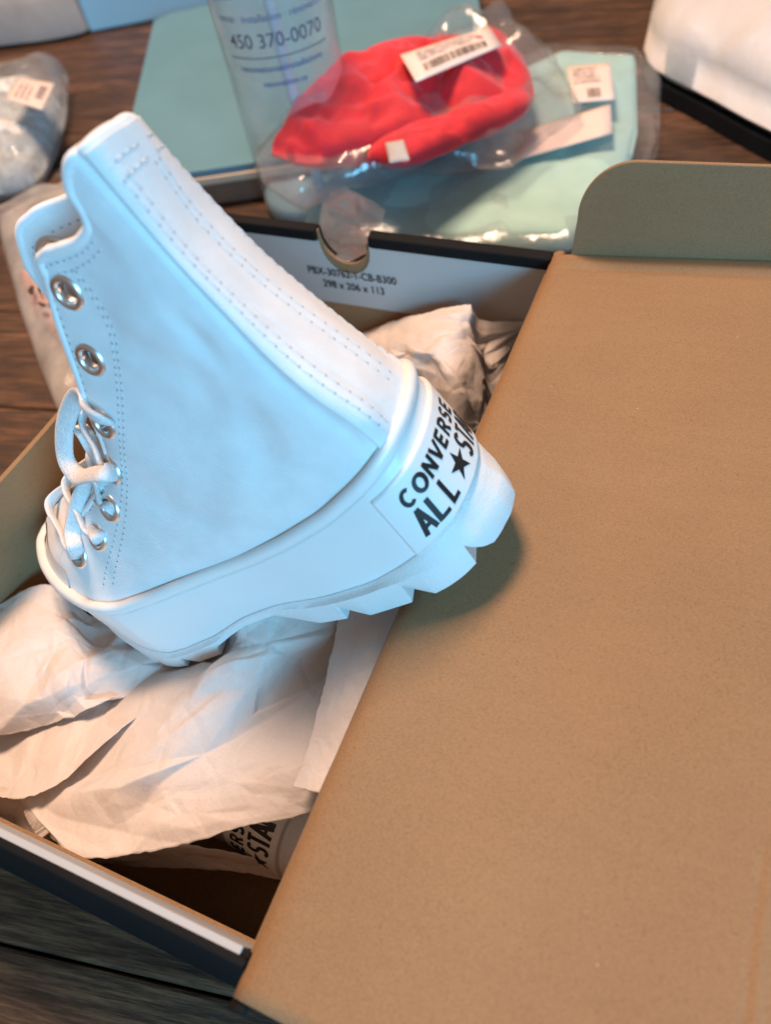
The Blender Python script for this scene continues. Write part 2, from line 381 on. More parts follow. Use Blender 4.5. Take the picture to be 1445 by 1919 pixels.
def fox_at(x, side):
    o = _l if side > 0 else _m
    i = np.abs(o[:, 0] - x).argmin(); k = i if side > 0 else (len(OUT) - i) % len(OUT)
    p = OUT[k] - OUTN[k] * 1.4; return (p[0], p[1], zf[k] - 2.6)
ROW0X = [(0, 12.5), (.5, 13.7), (1, 18.4), (1.25, 28), (1.5, 44), (2, 75), (2.5, 116), (3, 155), (3.5, 170), (4, 187)]
def row_curve(v, q):
    """q: array of column values in [-5, 5] (negative = medial)"""
    out = np.zeros((len(q), 3))
    for side in (1, -1):
        if v == 0:
            kn = [a for a, _ in ROW0X]; pts = [fox_at(x, side) for _, x in ROW0X]
            pts[0] = (13.9, 0, 53); kn.append(5); pts.append((209.4, -16, 56.5))
            if side > 0: kn.insert(-1, 4.5); pts.insert(-1, fox_at(203, 1))
            else: kn.insert(-1, 4.5); pts.insert(-1, fox_at(205, -1)); pts[9] = fox_at(192, -1)
        elif v == 6:
            kn, pts = COLLAR_L if side > 0 else COLLAR_M
        else:
            kn = CK; pts = list(ROWS[v][0])
            if side < 0:
                ov = ROWS[v][1] or {}
                pts = [ov.get(k, (p[0], -p[1] if k < 5 else p[1], p[2])) for k, p in zip(kn, pts)]
                if v == 1: pts[6] = (146, -32, 51); pts[7] = (180, -27, 60); pts[5] = (108, -31, 48)
        # mirrored neighbours keep the heel and the throat round
        a, b = np.array(pts[1]), np.array(pts[-2])
        knx = [-kn[1]] + list(kn); px = [np.array([a[0], -a[1], a[2]])] + [np.array(p) for p in pts]
        m = (q >= 0) if side > 0 else (q < 0)
        out[m] = hermite(knx, px, np.abs(q[m]))
    return out
_qc = np.linspace(-5, 5, 801)
_rows = np.stack([row_curve(v, _qc) for v in range(7)])
def U(c, v, off=0.0):
    """point(s) on the upper; c column, v row (arrays of equal shape)"""
    c = np.asarray(c, float); v = np.asarray(v, float); sh = c.shape
    def ev(cc, vv):
        f = np.clip((cc + 5) / 10 * 800, 0, 800); i = np.clip(f.astype(int), 0, 799); t = (f - i)[:, None]
        R = _rows[:, i] * (1 - t) + _rows[:, i + 1] * t
        j = np.clip(vv.astype(int), 0, 5); u = (vv - j)[:, None]; k = np.arange(len(cc))
        p1 = R[j, k]; p2 = R[j + 1, k]; p0 = R[np.maximum(j - 1, 0), k]; p3 = R[np.minimum(j + 2, 6), k]
        m1 = np.where((j > 0)[:, None], (p2 - p0) / 2, p2 - p1); m2 = np.where((j < 5)[:, None], (p3 - p1) / 2, p2 - p1)
        return (2*u**3-3*u**2+1)*p1 + (u**3-2*u**2+u)*m1 + (-2*u**3+3*u**2)*p2 + (u**3-u**2)*m2
    c1, v1 = c.ravel(), np.clip(v.ravel(), 0, 6)
    p = ev(c1, v1); e = .01
    dc = ev(np.clip(c1 + e, -5, 5), v1) - ev(np.clip(c1 - e, -5, 5), v1); dv = ev(c1, np.clip(v1 + e, 0, 6)) - ev(c1, np.clip(v1 - e, 0, 6))
    n = norm(np.cross(dv, dc))
    # soft folds of the canvas
    def g(cx, cz, sx, sz, ang, a):
        x = p[:, 0] - cx; z = p[:, 2] - cz; ca, sa = math.cos(ang), math.sin(ang)
        return a * np.exp(-((x * ca + z * sa) / sx) ** 2 - ((-x * sa + z * ca) / sz) ** 2)
    side = np.clip(np.abs(c1) - 1.0, 0, .4) / .4 * np.clip(v1 / .8, 0, 1)
    d = g(42, 106, 3.6, 9, -.15, -1.3) + g(53, 92, 6, 9, .5, -1.1) + g(31, 103, 3, 6, 0, .5) + g(68, 92, 9, 22, -.75, -1.1) + g(88, 74, 9, 26, -.6, .8) + g(52, 118, 8, 12, -.5, .7) + g(70, 60, 20, 8, -.2, 1.0) + g(48, 72, 7, 14, .5, -1.6) + g(84, 58, 10, 7, -.3, -1.2) + g(60, 108, 5, 14, -.7, -1.0) + g(98, 66, 6, 12, -.9, -1.0) + g(36, 84, 5, 8, .2, .8)
    seam = -1.0 * np.exp(-((np.abs(c1) - 1.07) / .045) ** 2) * np.clip(v1, 0, 1)
    p = p + n * (d * side + seam)[:, None]
    p = p + n * (off if np.ndim(off) == 0 else np.asarray(off).ravel()[:, None])
    return p.reshape(sh + (3,)), n.reshape(sh + (3,))
def upatch(c0, c1, v0, v1, nc, nv, off=0.0):
    c, v = np.meshgrid(np.linspace(c0, c1, nc), np.linspace(v0, v1, nv)); p, n = U(c, v, off)
    uv = np.stack([c.ravel() * 1.6, v.ravel()], 1)
    return p.reshape(-1, 3), uv, gridfaces(nv, nc, False, True)
def nearest_cv(pt, c0, c1):
    c, v = np.meshgrid(np.linspace(c0, c1, 240), np.linspace(.3, 5.95, 240)); p, n = U(c, v)
    d = ((p - np.array(pt)) ** 2).sum(-1); k = np.unravel_index(d.argmin(), d.shape); return c[k], v[k]

EYE_T = [(72.2,9.5,132.6), (84.2,10.5,114.6), (99.4,12,96.1), (112.9,14,81.3), (126.1,16,69.7), (141.8,18,62.2), (159,19,59.6)]
EYES = []
for e in EYE_T:
    EYES.append(nearest_cv(e, 3.2, 3.85))
EYES_M = [(-3.55, v + .12) for c, v in EYES]

# --- stroke lettering (for the printed heel label)
def arc(cx, cy, rx, ry, a0, a1, n=14): return [(cx + rx * math.cos(math.radians(a)), cy + ry * math.sin(math.radians(a))) for a in np.linspace(a0, a1, n)]
GLYPH = {
 'C': [arc(.5, .5, .42, .42, 48, 312, 20)], 'O': [arc(.5, .5, .42, .42, 0, 360, 26)],
 'N': [[(.1, 0), (.1, 1)], [(.1, .95), (.9, .05)], [(.9, 0), (.9, 1)]], 'V': [[(.02, 1), (.5, .04)], [(.98, 1), (.5, .04)]],
 'E': [[(.12, 0), (.12, 1)], [(.12, .92), (.85, .92)], [(.12, .5), (.78, .5)], [(.12, .08), (.85, .08)]],
 'R': [[(.12, 0), (.12, 1)], [(.12, .92), (.5, .92)] + arc(.52, .7, .32, .22, 90, -90, 9) + [(.12, .48)], [(.5, .48), (.88, 0)]],
 'S': [arc(.5, .72, .34, .22, 30, 270, 12) + arc(.5, .29, .36, .22, 90, -150, 12)[1:]],
 'A': [[(.04, 0), (.5, 1)], [(.96, 0), (.5, 1)], [(.2, .3), (.8, .3)]], 'L': [[(.14, 0), (.14, 1)], [(.14, .07), (.9, .07)]],
 'T': [[(.5, 0), (.5, 1)], [(.04, .93), (.96, .93)]],
}
def stroke_text(word, x0, y0, w, h, adv, th, thx=None):
    """list of quads (4 x 2-D) for a word; th = stroke thickness"""
    Q = []
    for i, ch in enumerate(word):
        for pl in GLYPH.get(ch, []):
            P = np.array([(x0 + i * adv + px * w, y0 + py * h) for px, py in pl])
            fine = [P[0]]
            for a, b in zip(P[:-1], P[1:]):
                k = max(1, int(np.linalg.norm(b - a) / .8))
                fine += [a + (b - a) * t / k for t in range(1, k + 1)]
            P = np.array(fine); T = norm(np.gradient(P, axis=0)); N = np.stack([-T[:, 1], T[:, 0]], 1)
            wv = np.full(len(P), th) if thx is None else np.where(np.abs(T[:, 0]) > .8, thx, th)
            A, B = P + N * wv[:, None] / 2, P - N * wv[:, None] / 2
            Q += [(A[k], A[k + 1], B[k + 1], B[k]) for k in range(len(P) - 1)]
    return Q

def label_frame():
    """arc-length map round the heel on the rubber wall"""
    n = len(OUT); k = np.arange(-170, 171); idx = k % n
    pts = OUT[idx] + OUTN[idx] * .9; s = np.concatenate([[0], np.cumsum(np.linalg.norm(np.diff(pts, axis=0), axis=1))]); s -= s[170]
    return idx, pts, s
_li, _lp, _ls = label_frame()
LAB_H = 25.5
LAB_SHIFT = [9.3]      # where round the heel the label is glued
def lab_pt(a, b, off):
    """a: arc coordinate, + towards the medial side (reads left to right from behind); b: 0..LAB_H up"""
    a = -np.asarray(a, float) + LAB_SHIFT[0]; b = np.asarray(b, float)
    x = np.interp(a, _ls, _lp[:, 0]); y = np.interp(a, _ls, _lp[:, 1])
    nx = np.interp(a, _ls, OUTN[_li][:, 0]); ny = np.interp(a, _ls, OUTN[_li][:, 1]); z0 = np.interp(a, _ls, zo[_li])
    zt_ = np.interp(a, _ls, zf[_li]) - 6
    lean = np.interp(a, _ls, LN[_li]) * np.clip(1 - b / (zt_ - z0), 0, 1)
    return np.stack([x + nx * (off + lean), y + ny * (off + lean), z0 + .6 + b], -1)

def build_label(add):
    A, B = np.meshgrid(np.linspace(-28.9, 34.5, 120), np.concatenate([[0, .35], np.linspace(1.5, LAB_H - 1.5, 7), [LAB_H - .35, LAB_H]]))
    edgefall = np.where((A < -28.7) | (A > 34.4) | (B < .2) | (B > LAB_H - .2), -.9, 1.15)
    lab = add('heel_label', lab_pt(A, B, edgefall).reshape(-1, 3), gridfaces(11, 120, False, False), M['rubber'])
    Q = stroke_text('CONVERSE', -21.2, 15.0, 4.1, 6.2, 5.25, 1.35)
    Q += stroke_text('ALL', -21.8, 3.4, 4.3, 9.8, 5.5, 1.7, 1.5) + stroke_text('STAR', 5.6, 3.4, 4.0, 9.8, 4.5, 1.6, 1.4)
    V = [];  F = []
    for q in Q:
        k = len(V); V += list(lab_pt([p[0] for p in q], [p[1] for p in q], 1.32)); F.append((k, k + 1, k + 2, k + 3))
    st = [(0 + (5.2 if i % 2 == 0 else 2.05) * math.sin(i * math.pi / 5), 8.2 + (5.2 if i % 2 == 0 else 2.05) * math.cos(i * math.pi / 5)) for i in range(10)]
    k = len(V); V += list(lab_pt([p[0] for p in st] + [0], [p[1] for p in st] + [8.2], 1.32)); F += [(k + i, k + (i + 1) % 10, k + 10) for i in range(10)]
    return lab, add('label_print', V, F, M['ink'], smooth=False, parent=lab)

def build_shoe(root):
    parts = {}
    def add(name, V, F, mat, smooth=True, uvs=None, parent=None, idx=None):
        o = obj(name, np.asarray(V) * S, F, mat, parent or root, smooth, idx, uvs); parts.setdefault(name, []).append(o); return o
    n = len(OUT)
    # rim piping, foxing wall, lugged outsole
    prof = [(-2.6, -1.4), (-1.6, -.2), (-.5, .35), (.6, .2), (1.5, -.6), (2.0, -1.8), (1.9, -3.2), (1.3, -4.4), (.5, -5.0), (-.6, -5.0)]
    R = [ring(o_, zf + z_) for o_, z_ in prof]
    add('rim_piping', np.concatenate(R), gridfaces(len(prof), n, True, True), M['rubber'])
    R = [ring(-.6, zf - 4.9), ring(.55, zf - 5.3), ring(.75, zf - 6.0)]
    for t in (.25, .5, .75, .92): R.append(ring(.75 + .35 * math.sin(t * math.pi) + LN * t, (zf - 6) * (1 - t) + (zo + .5) * t))
    R += [ring(.5 + LN, zo + .45), ring(.1 + LN, zo + .1)]
    add('foxing_wall', np.concatenate(R), gridfaces(len(R), n, True, True), M['rubber'])
    bx = OUT[:, 0] + OUTN[:, 0] * fl
    zb = np.interp(bx, *ZB)
    zbs = np.interp(bx, [-9, 12, 82, 97, 112, 131, 160, 211], [0, 0, 0, 8.6, 8.6, .5, 3, 22])
    zm = np.minimum(zbs + 9.0, zo - 1.4)
    R = [ring(-.4 + LN, zo + .15), ring(.7 + LN, zo + .1), ring(1.25 + LN, zo - .5)]; f2 = np.maximum(fl, LN + 1.4)
    for t in (.3, .6, .85): R.append(ring(1.25 + LN + (f2 - 1.25 - LN) * t ** 1.25, (zo - .5) * (1 - t) + zm * t))
    zt = np.maximum(zb + .8, np.minimum(zm - .5, zb + .8))
    R += [ring(f2, np.maximum(zm, zb + 1.2)), ring(f2, zb + .9), ring(f2 - .3, zb + .25), ring(f2 - .9, zb)]
    V = np.concatenate(R); F = gridfaces(len(R), n, True, True)
    h = len(_l); last = (len(R) - 1) * n
    for i in range(h - 1):
        a, b = i, i + 1; c, d = (n - i) % n, (n - i - 1) % n
        if i == 0: F.append((last + a, last + d, last + b))
        elif b == d: F.append((last + a, last + c, last + b))
        else: F.append((last + a, last + c, last + d, last + b))
    o = add('outsole', V, F, M['outsole'])
    m = o.modifiers.new('split', 'EDGE_SPLIT'); m.split_angle = math.radians(38)
    # canvas upper with real eyelet holes
    V, uv, F = upatch(-4, 4, 0, 6, 401, 190)
    ctr = [U(np.array([c]), np.array([v]))[0][0] for c, v in EYES + EYES_M]
    F = np.array(F); fc = V[F].mean(1); keep = np.ones(len(F), bool)
    for c in ctr: keep &= ((fc - c) ** 2).sum(1) > 3.6 ** 2
    o = add('canvas_upper', V, F[keep], [M['canvas'], M['lining']], uvs=uv)
    sm = solid(o, 2.4 * S, 1); sm.material_offset = 1
    sm.offset = -1
    # heel strip
    V, uv, F = upatch(-1, 1, .02, 5.99, 121, 190, 1.3)
    solid(add('heel_strip', V, F, M['canvas'], uvs=uv), 1.6 * S, -1)
    # collar binding: rolled edge round the opening and down both throat edges
    for sgn in (1, -1):
        vv = np.linspace(1.75, 6, 60); cc = np.linspace(sgn * 4, 0, 140)
        edge = np.concatenate([U(np.full(60, sgn * 4.), vv)[0], U(cc, np.full(140, 6.))[0][1:]])
        nn = np.concatenate([U(np.full(60, sgn * 4.), vv)[1], U(cc, np.full(140, 6.))[1][1:]])
        Vt, Ft = tube_mesh(edge - nn * .9, 1.75, n=10)
        add('collar_binding', Vt, Ft, M['canvas'])
    # padded top of the heel
    cc = np.linspace(1.3, -1.2, 90); top = U(cc, np.full(90, 6.))[0]; tn = U(cc, np.full(90, 6.))[1]
    Vt, Ft = tube_mesh(top - tn * 1.6 + np.array([0, 0, -.3]), 2.2, n=12)
    add('heel_padding', Vt, Ft, M['canvas'])
    # vamp, toe cap and tongue
    for name, mat, v0, v1, off in (('toe_cap', M['rubber'], 0, .62, .5), ('vamp', M['canvas'], .5, 2.0, 0), ('tongue', M['canvas'], 1.7, 5.72, -4.0)):
        for a, b in ((4, 5), (-5, -4)):
            pass
        cs = np.concatenate([np.linspace(3.75, 5, 40), np.linspace(-5, -3.75, 40)[1:]]); vvs = np.linspace(v0, v1, 40)
        c, v = np.meshgrid(cs, vvs); o_ = np.full(c.shape, off) if name != 'vamp' else np.where(np.abs(c) < 4.0, -.6, 0.)
        p, _ = U(c, v, o_)
        add(name, p.reshape(-1, 3), gridfaces(40, len(cs), False, True), mat, uvs=np.stack([c.ravel(), v.ravel()], 1))
    # heel label with raised border and print
    lab, lp = build_label(add)
    lp['label'] = 'black lettering CONVERSE ALL STAR with a star'
    # stitching
    V = []; F = []; FI = []
    def stitch_row(cs, vs, off=.0, ln=2.2, gap=1.1):
        p, nn = U(np.asarray(cs, float), np.asarray(vs, float), off)
        s = np.concatenate([[0], np.cumsum(np.linalg.norm(np.diff(p, axis=0), axis=1))])
        for a in np.arange(1, s[-1] - ln, ln + gap):
            q = np.stack([[np.interp(t, s, p[:, i]) for i in range(3)] for t in (a, a + ln, a + ln + gap * .5)])
            nm = norm(np.array([np.interp(a + ln / 2, s, nn[:, i]) for i in range(3)])); t = norm(q[1] - q[0]); w = np.cross(nm, t)
            k = len(V)
            for e, hh, ww in ((0, -.15, .2), (.25, .16, .36), (.75, .16, .36), (1, -.15, .2)):
                b = q[0] * (1 - e) + q[1] * e
                V.extend([b - w * ww, b + nm * hh, b + w * ww])
            for i in range(3):
                for j in (0, 1): F.append((k + i*3 + j, k + i*3 + j + 1, k + i*3 + j + 4, k + i*3 + j + 3)); FI.append(0)
            k = len(V); b = q[2] + nm * .06
            V.extend([b - w * .34 - t * .42, b + w * .34 - t * .42, b + w * .34 + t * .42, b - w * .34 + t * .42]); F.append((k, k+1, k+2, k+3)); FI.append(1)
    L = lambda a, b: np.linspace(a, b, 120)
    for sg in (1, -1):
        for c in (.84, .70, .07): stitch_row(np.full(120, sg * c), L(.3, 5.7), 1.35, 2.4, 1.6)
        for v in (5.66, 5.8): stitch_row(L(sg * .95, sg * .05), np.full(120, v), 1.35, 2.2, 1.2)
        cst = L(2.95, 2.95); 
        for dc in (0, .1):
            stitch_row(sg * (np.full(120, 2.98) + dc), L(.55, 5.75), 0, 1.9, .9)
        for v in (5.72, 5.86): stitch_row(L(sg * 1.9, sg * 3.8), np.full(120, v), 0, 1.9, .9)
        stitch_row(np.full(120, sg * 3.86), L(1.4, 5.7), 0, 1.9, .9)
    o = add('stitching', V, F, [M['thread'], M['pinhole_shade']], smooth=False, idx=FI); o['kind'] = 'stuff'
    # inside stitching of the medial flap
    V = []; F = []; FI = []
    for v in (5.62, 5.76): stitch_row(L(-2.2, -3.75), np.full(120, v), -2.5, 1.9, 1.0)
    Vn = np.array(V); o = add('lining_stitching', Vn, F, [M['thread'], M['pinhole_shade']], smooth=False, idx=FI); o['kind'] = 'stuff'
    # eyelets
    pr = [(2.75, -2.4), (2.75, -.2), (2.95, .5), (3.35, .95), (3.9, 1.0), (4.45, .7), (4.9, .15), (5.0, -.5)]
    ev = [(r * 1.15 * math.cos(a), r * 1.15 * math.sin(a), h_) for r, h_ in pr for a in np.linspace(0, 2 * math.pi, 28, endpoint=False)]
    eme = None
    for (c, v) in EYES + EYES_M:
        p, nn = U(np.array([c]), np.array([v])); 
        if eme is None:
            eo = add('eyelet', ev, gridfaces(len(pr), 28, True), M['eyelet']); eme = eo.data
        else:
            eo = bpy.data.objects.new('eyelet', eme); col.objects.link(eo); eo.parent = root
        eo.rotation_euler = Vector(nn[0]).to_track_quat('Z', 'Y').to_euler(); eo.location = p[0] * S
    for (c, v) in EYES_M[:2]:        # back washers seen inside the flap
        p, nn = U(np.array([c]), np.array([v])); eo = bpy.data.objects.new('eyelet', eme); col.objects.link(eo); eo.parent = root
        eo.rotation_euler = Vector(-nn[0]).to_track_quat('Z', 'Y').to_euler(); eo.location = (p[0] - nn[0] * 2.5) * S
    # laces
    def lace(pts, fd, hw=3.0, ht=1.0):
        Vt, Ft = tube_mesh(spline(pts, 70), hw, ht, 12, fd); add('lace', Vt, Ft, M['lace'])
    lace([(98.1,13,96.2), (94,18,99.7), (96.1,17,101.5), (100.4,13,102.9), (102.6,8,105.2), (108.5,4,105.6), (119.9,2,102.1), (129.5,3,96.5), (135.6,6,89.4), (132,11,84.8), (117.3,18,85.2), (108.6,21,85), (110.3,17,82.1)], (.25, .45, 1), 3.4, 1.3)
    lace([(124.5,-0,95.2), (120.7,4,93), (123,4,88.4), (129.5,0,82), (139.6,-6,73.6)], (.5, .6, .5))
    lace([(132,8,80.1), (141,9,76.6), (149.5,12,71.5), (154.1,16,67.1), (152.9,21,64.1), (159.4,19,59.1)], (1, .3, .5), 3.0, 1.3)
    lace([(136,6,73.9), (141.1,10,70), (141.9,16,66.3), (137.2,22,64.7), (142,19,61.3)], (1, .3, .5), 3.0, 1.3)
    lace([(116,14,79), (123.9,12,77.5), (136,8,73), (132.7,12,72), (123,19,72.3), (125.3,17,69.6)], (.8, .2, .6), 2.8)
    lace([(158.8,19,59.5), (166.5,10,54.9), (175,0,49.8), (181.6,-10,46)], (1, 0, .5), 2.6)
    for i in (3, 4, 5, 6):
        (cl, vl), (cm, vm) = EYES[i], EYES_M[i - 1]
        a, an = U(np.array([cl]), np.array([vl])); b, bn = U(np.array([cm]), np.array([vm])); k, kn = U(np.array([4.95]), np.array([(vl + vm) / 2]))
        a, an, b, bn, k, kn = a[0], an[0], b[0], bn[0], k[0], kn[0]
        lace([a - an * 2.5, a + an * 2.4 + (k - a) * .08, a * .6 + k * .4 + an * 3.2, k + kn * (2.6 + .5 * i % 2), b * .6 + k * .4 + bn * 3.0, b + bn * 2.2, b - bn * 2.5], tuple(np.cross(kn, norm(b - a)) * 1.0), 3.0, 1.1)
    return parts

shoe = empty('platform_sneaker')
tag(shoe, 'white canvas high top platform sneaker standing heel up on the box edge', 'sneaker', 'pair of white platform sneakers')
SM = Matrix(((-0.84007,0.23688,-0.48803),(-0.26708,-0.96364,-0.00801),(-0.47219,0.12362,0.87279)))
build_shoe(shoe)
mw = SM.to_4x4(); mw.translation = Vector((0.02985,-0.15399,0.13671))
shoe.matrix_world = mw
# the other shoe of the pair lies on its side at the bottom of the box under the tissue
shoe2 = empty('platform_sneaker')
tag(shoe2, 'second white sneaker lying in the box under tissue, only its heel label showing', 'sneaker', 'pair of white platform sneakers')
def copy_parts(src, dst):
    for ch in list(src.children):
        if ch.name.startswith(('lace', 'heel_label')): continue
        c = ch.copy(); col.objects.link(c); c.parent = dst
        copy_parts(ch, c)
copy_parts(shoe, shoe2)
LAB_SHIFT[0] = -6.0     # on this shoe the label sits further round the heel
build_label(lambda name, V, F, mat, smooth=True, parent=None: obj(name, np.asarray(V) * S, F, mat, parent or shoe2, smooth))
M2 = Matrix(((0, 0, -1), (1, 0, 0), (0, -1, 0)))
mw2 = M2.to_4x4(); mw2.translation = Vector((-.007, -.2835, .0367))
shoe2.matrix_world = mw2

# ------------------------------------------------------------------ the shoe box
BW, BL, BH = .193, .306, .113
box = empty('shoe_box', (-BW / 2, -BL / 2, 0))
tag(box, 'open shoe box with kraft inside, black outside and lid folded back right', 'box')
def bpart(name, V, F, mats, smooth=False, idx=None, parent=None):
    V = np.asarray(V, float)
    if parent is None: V = V - np.array([-BW / 2, -BL / 2, 0])
    return obj(name, V, F, mats, parent or box, smooth, idx)
Kr, Bk, Wh = M['kraft'], M['blackcard'], M['whitecard']
V, F = box_mesh(-BW, 0, -BL, 0, .001, .004); bpart('bottom_panel', V, F, Kr)
# long side walls: bowed grid sheets, kraft inside, black outside
def wall_sheet(name, x_fn, y0, y1, z1, th):
    nn, mm = 40, 12; V = []; 
    for side in (0, 1):
        for i in range(mm):
            for j in range(nn):
                y = y0 + (y1 - y0) * j / (nn - 1); z = .002 + (z1 - .002) * i / (mm - 1); V.append((x_fn(y, z) + side * th, y, z))
    F = gridfaces(mm, nn); k = mm * nn; F2 = [tuple(q + k for q in f[::-1]) for f in F]
    rim = [((mm-1)*nn + j, (mm-1)*nn + j + 1, k + (mm-1)*nn + j + 1, k + (mm-1)*nn + j) for j in range(nn - 1)]
    ends = [(i*nn, (i+1)*nn, k+(i+1)*nn, k+i*nn) for i in range(mm-1)] + [((i+1)*nn+nn-1, i*nn+nn-1, k+i*nn+nn-1, k+(i+1)*nn+nn-1) for i in range(mm-1)]
    allF = F + F2 + rim + ends
    idx = [1 if th > 0 else 0] * len(F) + [0 if th > 0 else 1] * len(F2) + [0] * (len(rim) + len(ends))
    return bpart(name, V, allF, [Kr, Bk], True, idx)
lw = wall_sheet('side_wall', lambda y, z: -BW + .012 * math.sin(math.pi * min(1, max(0, -y / BL))) * (z / BH) - .0025, -BL + .002, -.003, BH, .0025)
lw.modifiers.new('split', 'EDGE_SPLIT').split_angle = .7
rw = wall_sheet('side_wall', lambda y, z: -.001, -BL + .004, -.004, BH - .006, -.0025)
rw.modifiers.new('split', 'EDGE_SPLIT').split_angle = .7
# far end wall: black outer board, white folded-in flap with thumb notch, black rolled rim
NX, NR = -.1115, .0145
def notch_poly(x0, x1, z0, z1, r):
    arcp = [(NX + r * math.cos(a), z1 - .002 + .0165 / .0145 * r * -math.sin(a)) for a in np.linspace(math.pi, 0, 17)]
    return [(x0, z0), (x0, z1)] + [(NX - r, z1)] + arcp + [(NX + r, z1)] + [(x1, z1), (x1, z0)]
V, F = prism(notch_poly(-BW + .001, -.002, .002, BH - .0008, NR), .0035, .0055, 'y'); bpart('end_wall', V, F, Bk)
V, F = prism(notch_poly(-BW + .003, -.003, .002, BH - .0012, NR), .0014, .0034, 'y'); bpart('end_lining', V, F, Kr)
V, F = prism(notch_poly(-BW + .004, -.004, .067, BH - .0068, NR + .0002), .0001, .0012, 'y')
flap = bpart('end_flap', V, F, Wh)
for x0, x1 in ((-BW + .002, NX - NR - .0006), (NX + NR + .0006, -.0015)):
    V, F = box_mesh(x0, x1, -.0012, .0062, BH - .0066, BH); bevel(bpart('rolled_rim', V, F, Bk), .0012, 3)
# printed code on the white flap
def font_print(name, body, size, place, mat, parent, bold=.0):
    cu = bpy.data.curves.new('t', 'FONT'); cu.body = body; cu.size = 1; cu.align_x = 'CENTER'; cu.align_y = 'CENTER'; cu.offset = bold; cu.resolution_u = 4
    to = bpy.data.objects.new('t', cu); col.objects.link(to)
    dg = bpy.context.evaluated_depsgraph_get(); me = to.evaluated_get(dg).to_mesh()
    pts = [v.co.copy() for v in me.vertices]; fs = [tuple(p.vertices) for p in me.polygons]
    bpy.data.objects.remove(to); bpy.data.curves.remove(cu)
    V = [place(p.x * size, p.y * size) for p in pts]
    return obj(name, V, fs, mat, parent, False)
bo = (-BW / 2, -BL / 2, 0)
font_print('printed_code', 'PBX-30762-1-CB-B300', .0066, lambda a, b: (-.110 + a * .86 - bo[0], -.0004 - bo[1], .0875 + b), M['ink'], flap, .012)
font_print('printed_code', '298 x 206 x 113', .0066, lambda a, b: (-.110 + a * .86 - bo[0], -.0004 - bo[1], .0797 + b), M['ink'], flap, .012)
# near end wall: leaning black outer board and white inner flap
def slab(p0, p1, x0, x1, th):
    (y0, z0), (y1, z1) = p0, p1; d = np.array([y1 - y0, z1 - z0]); nrm = np.array([-d[1], d[0]]) / np.linalg.norm(d) * th
    poly = [(y0, z0), (y1, z1), (y1 + nrm[0], z1 + nrm[1]), (y0 + nrm[0], z0 + nrm[1])]
    return prism(poly, x0, x1, 'x')
V, F = slab((-.3150, .002), (-.3036, BH - .0005), -BW + .001, -.001, -.0022); bevel(bpart('end_wall', V, F, Bk), .0008, 2)
V, F = slab((-.2985, .003), (-.2985, .075), -BW + .002, -.003, .0015); bpart('end_lining', V, F, Kr)
V, F = slab((-.2992, .062), (-.3012, BH), -BW + .003, -.004, .0022); bevel(bpart('end_flap', V, F, Wh), .0003, 2)
V, F = box_mesh(-BW + .002, -.0015, -.3058, -.3033, BH - .004, BH + .0004); bevel(bpart('rolled_rim', V, F, Bk), .0008, 3)
# lid: kraft sheet folding back over the right-hand wall
LA = math.radians(5)
def lid_z(s): return BH + .0015 + math.sin(LA) * s
prof = [(-.0030, BH - .016), (-.0030, BH - .008), (-.0024, BH - .003), (-.0008, BH + .0003), (.002, BH + .0018)]
for s in sorted(list(np.linspace(.006, .20, 40)) + list(np.linspace(.1085, .1165, 12))): prof.append((s, lid_z(s) + .0006))
ny = 110; V = []
for j in range(ny):
    y = .0005 + (-BL - .0065) * (j / (ny - 1)) ** 1.6
    for i, (x, z) in enumerate(prof):
        w = .0012 * math.sin(y * 19 + 1) * min(1, max(0, x) / .05) + .0009 * nz((x, y, 0), 18, 2) * min(1, max(0, x) / .01)
        w -= (.0007 * math.exp(-((y + .0095) / .0011) ** 2) - .0005 * math.exp(-((y + .0055) / .002) ** 2)) * (1 if x > .002 else 0)
        if y < -.222: w += (.0003 * math.exp(-((x - .1135) / .0014) ** 2) - .00022 * math.exp(-((x - .1115) / .0008) ** 2)) * min(1, (-.222 - y) / .02)
        V.append((x + .0006 * nz((0, y, 0), 40, 3), y, z + w))
lid = bpart('lid', V, gridfaces(ny, len(prof), False, True), [Kr, Bk], True)
m = solid(lid, .0022, -1); m.material_offset = 1; m.material_offset_rim = 0
# standing side flap at the far end of the lid, rounded corner
fp = [(.0070, BH + .001), (.0085, BH + .020)] + [(.0085 + .024 * (1 - math.cos(a)), BH + .022 + .0255 * math.sin(a)) for a in np.linspace(.1, math.pi / 2, 14)] + [(.07, BH + .0490), (.14, BH + .052), (.196, BH + .054), (.196, BH + .016)]
nfp = len(fp)
V, F = prism(fp, .0006, .0026, 'y')
V = [(x, y + (z - BH) * .06, z) for x, y, z in V]
bevel(bpart('lid_flap', V, F, Kr, False), .0005, 2)
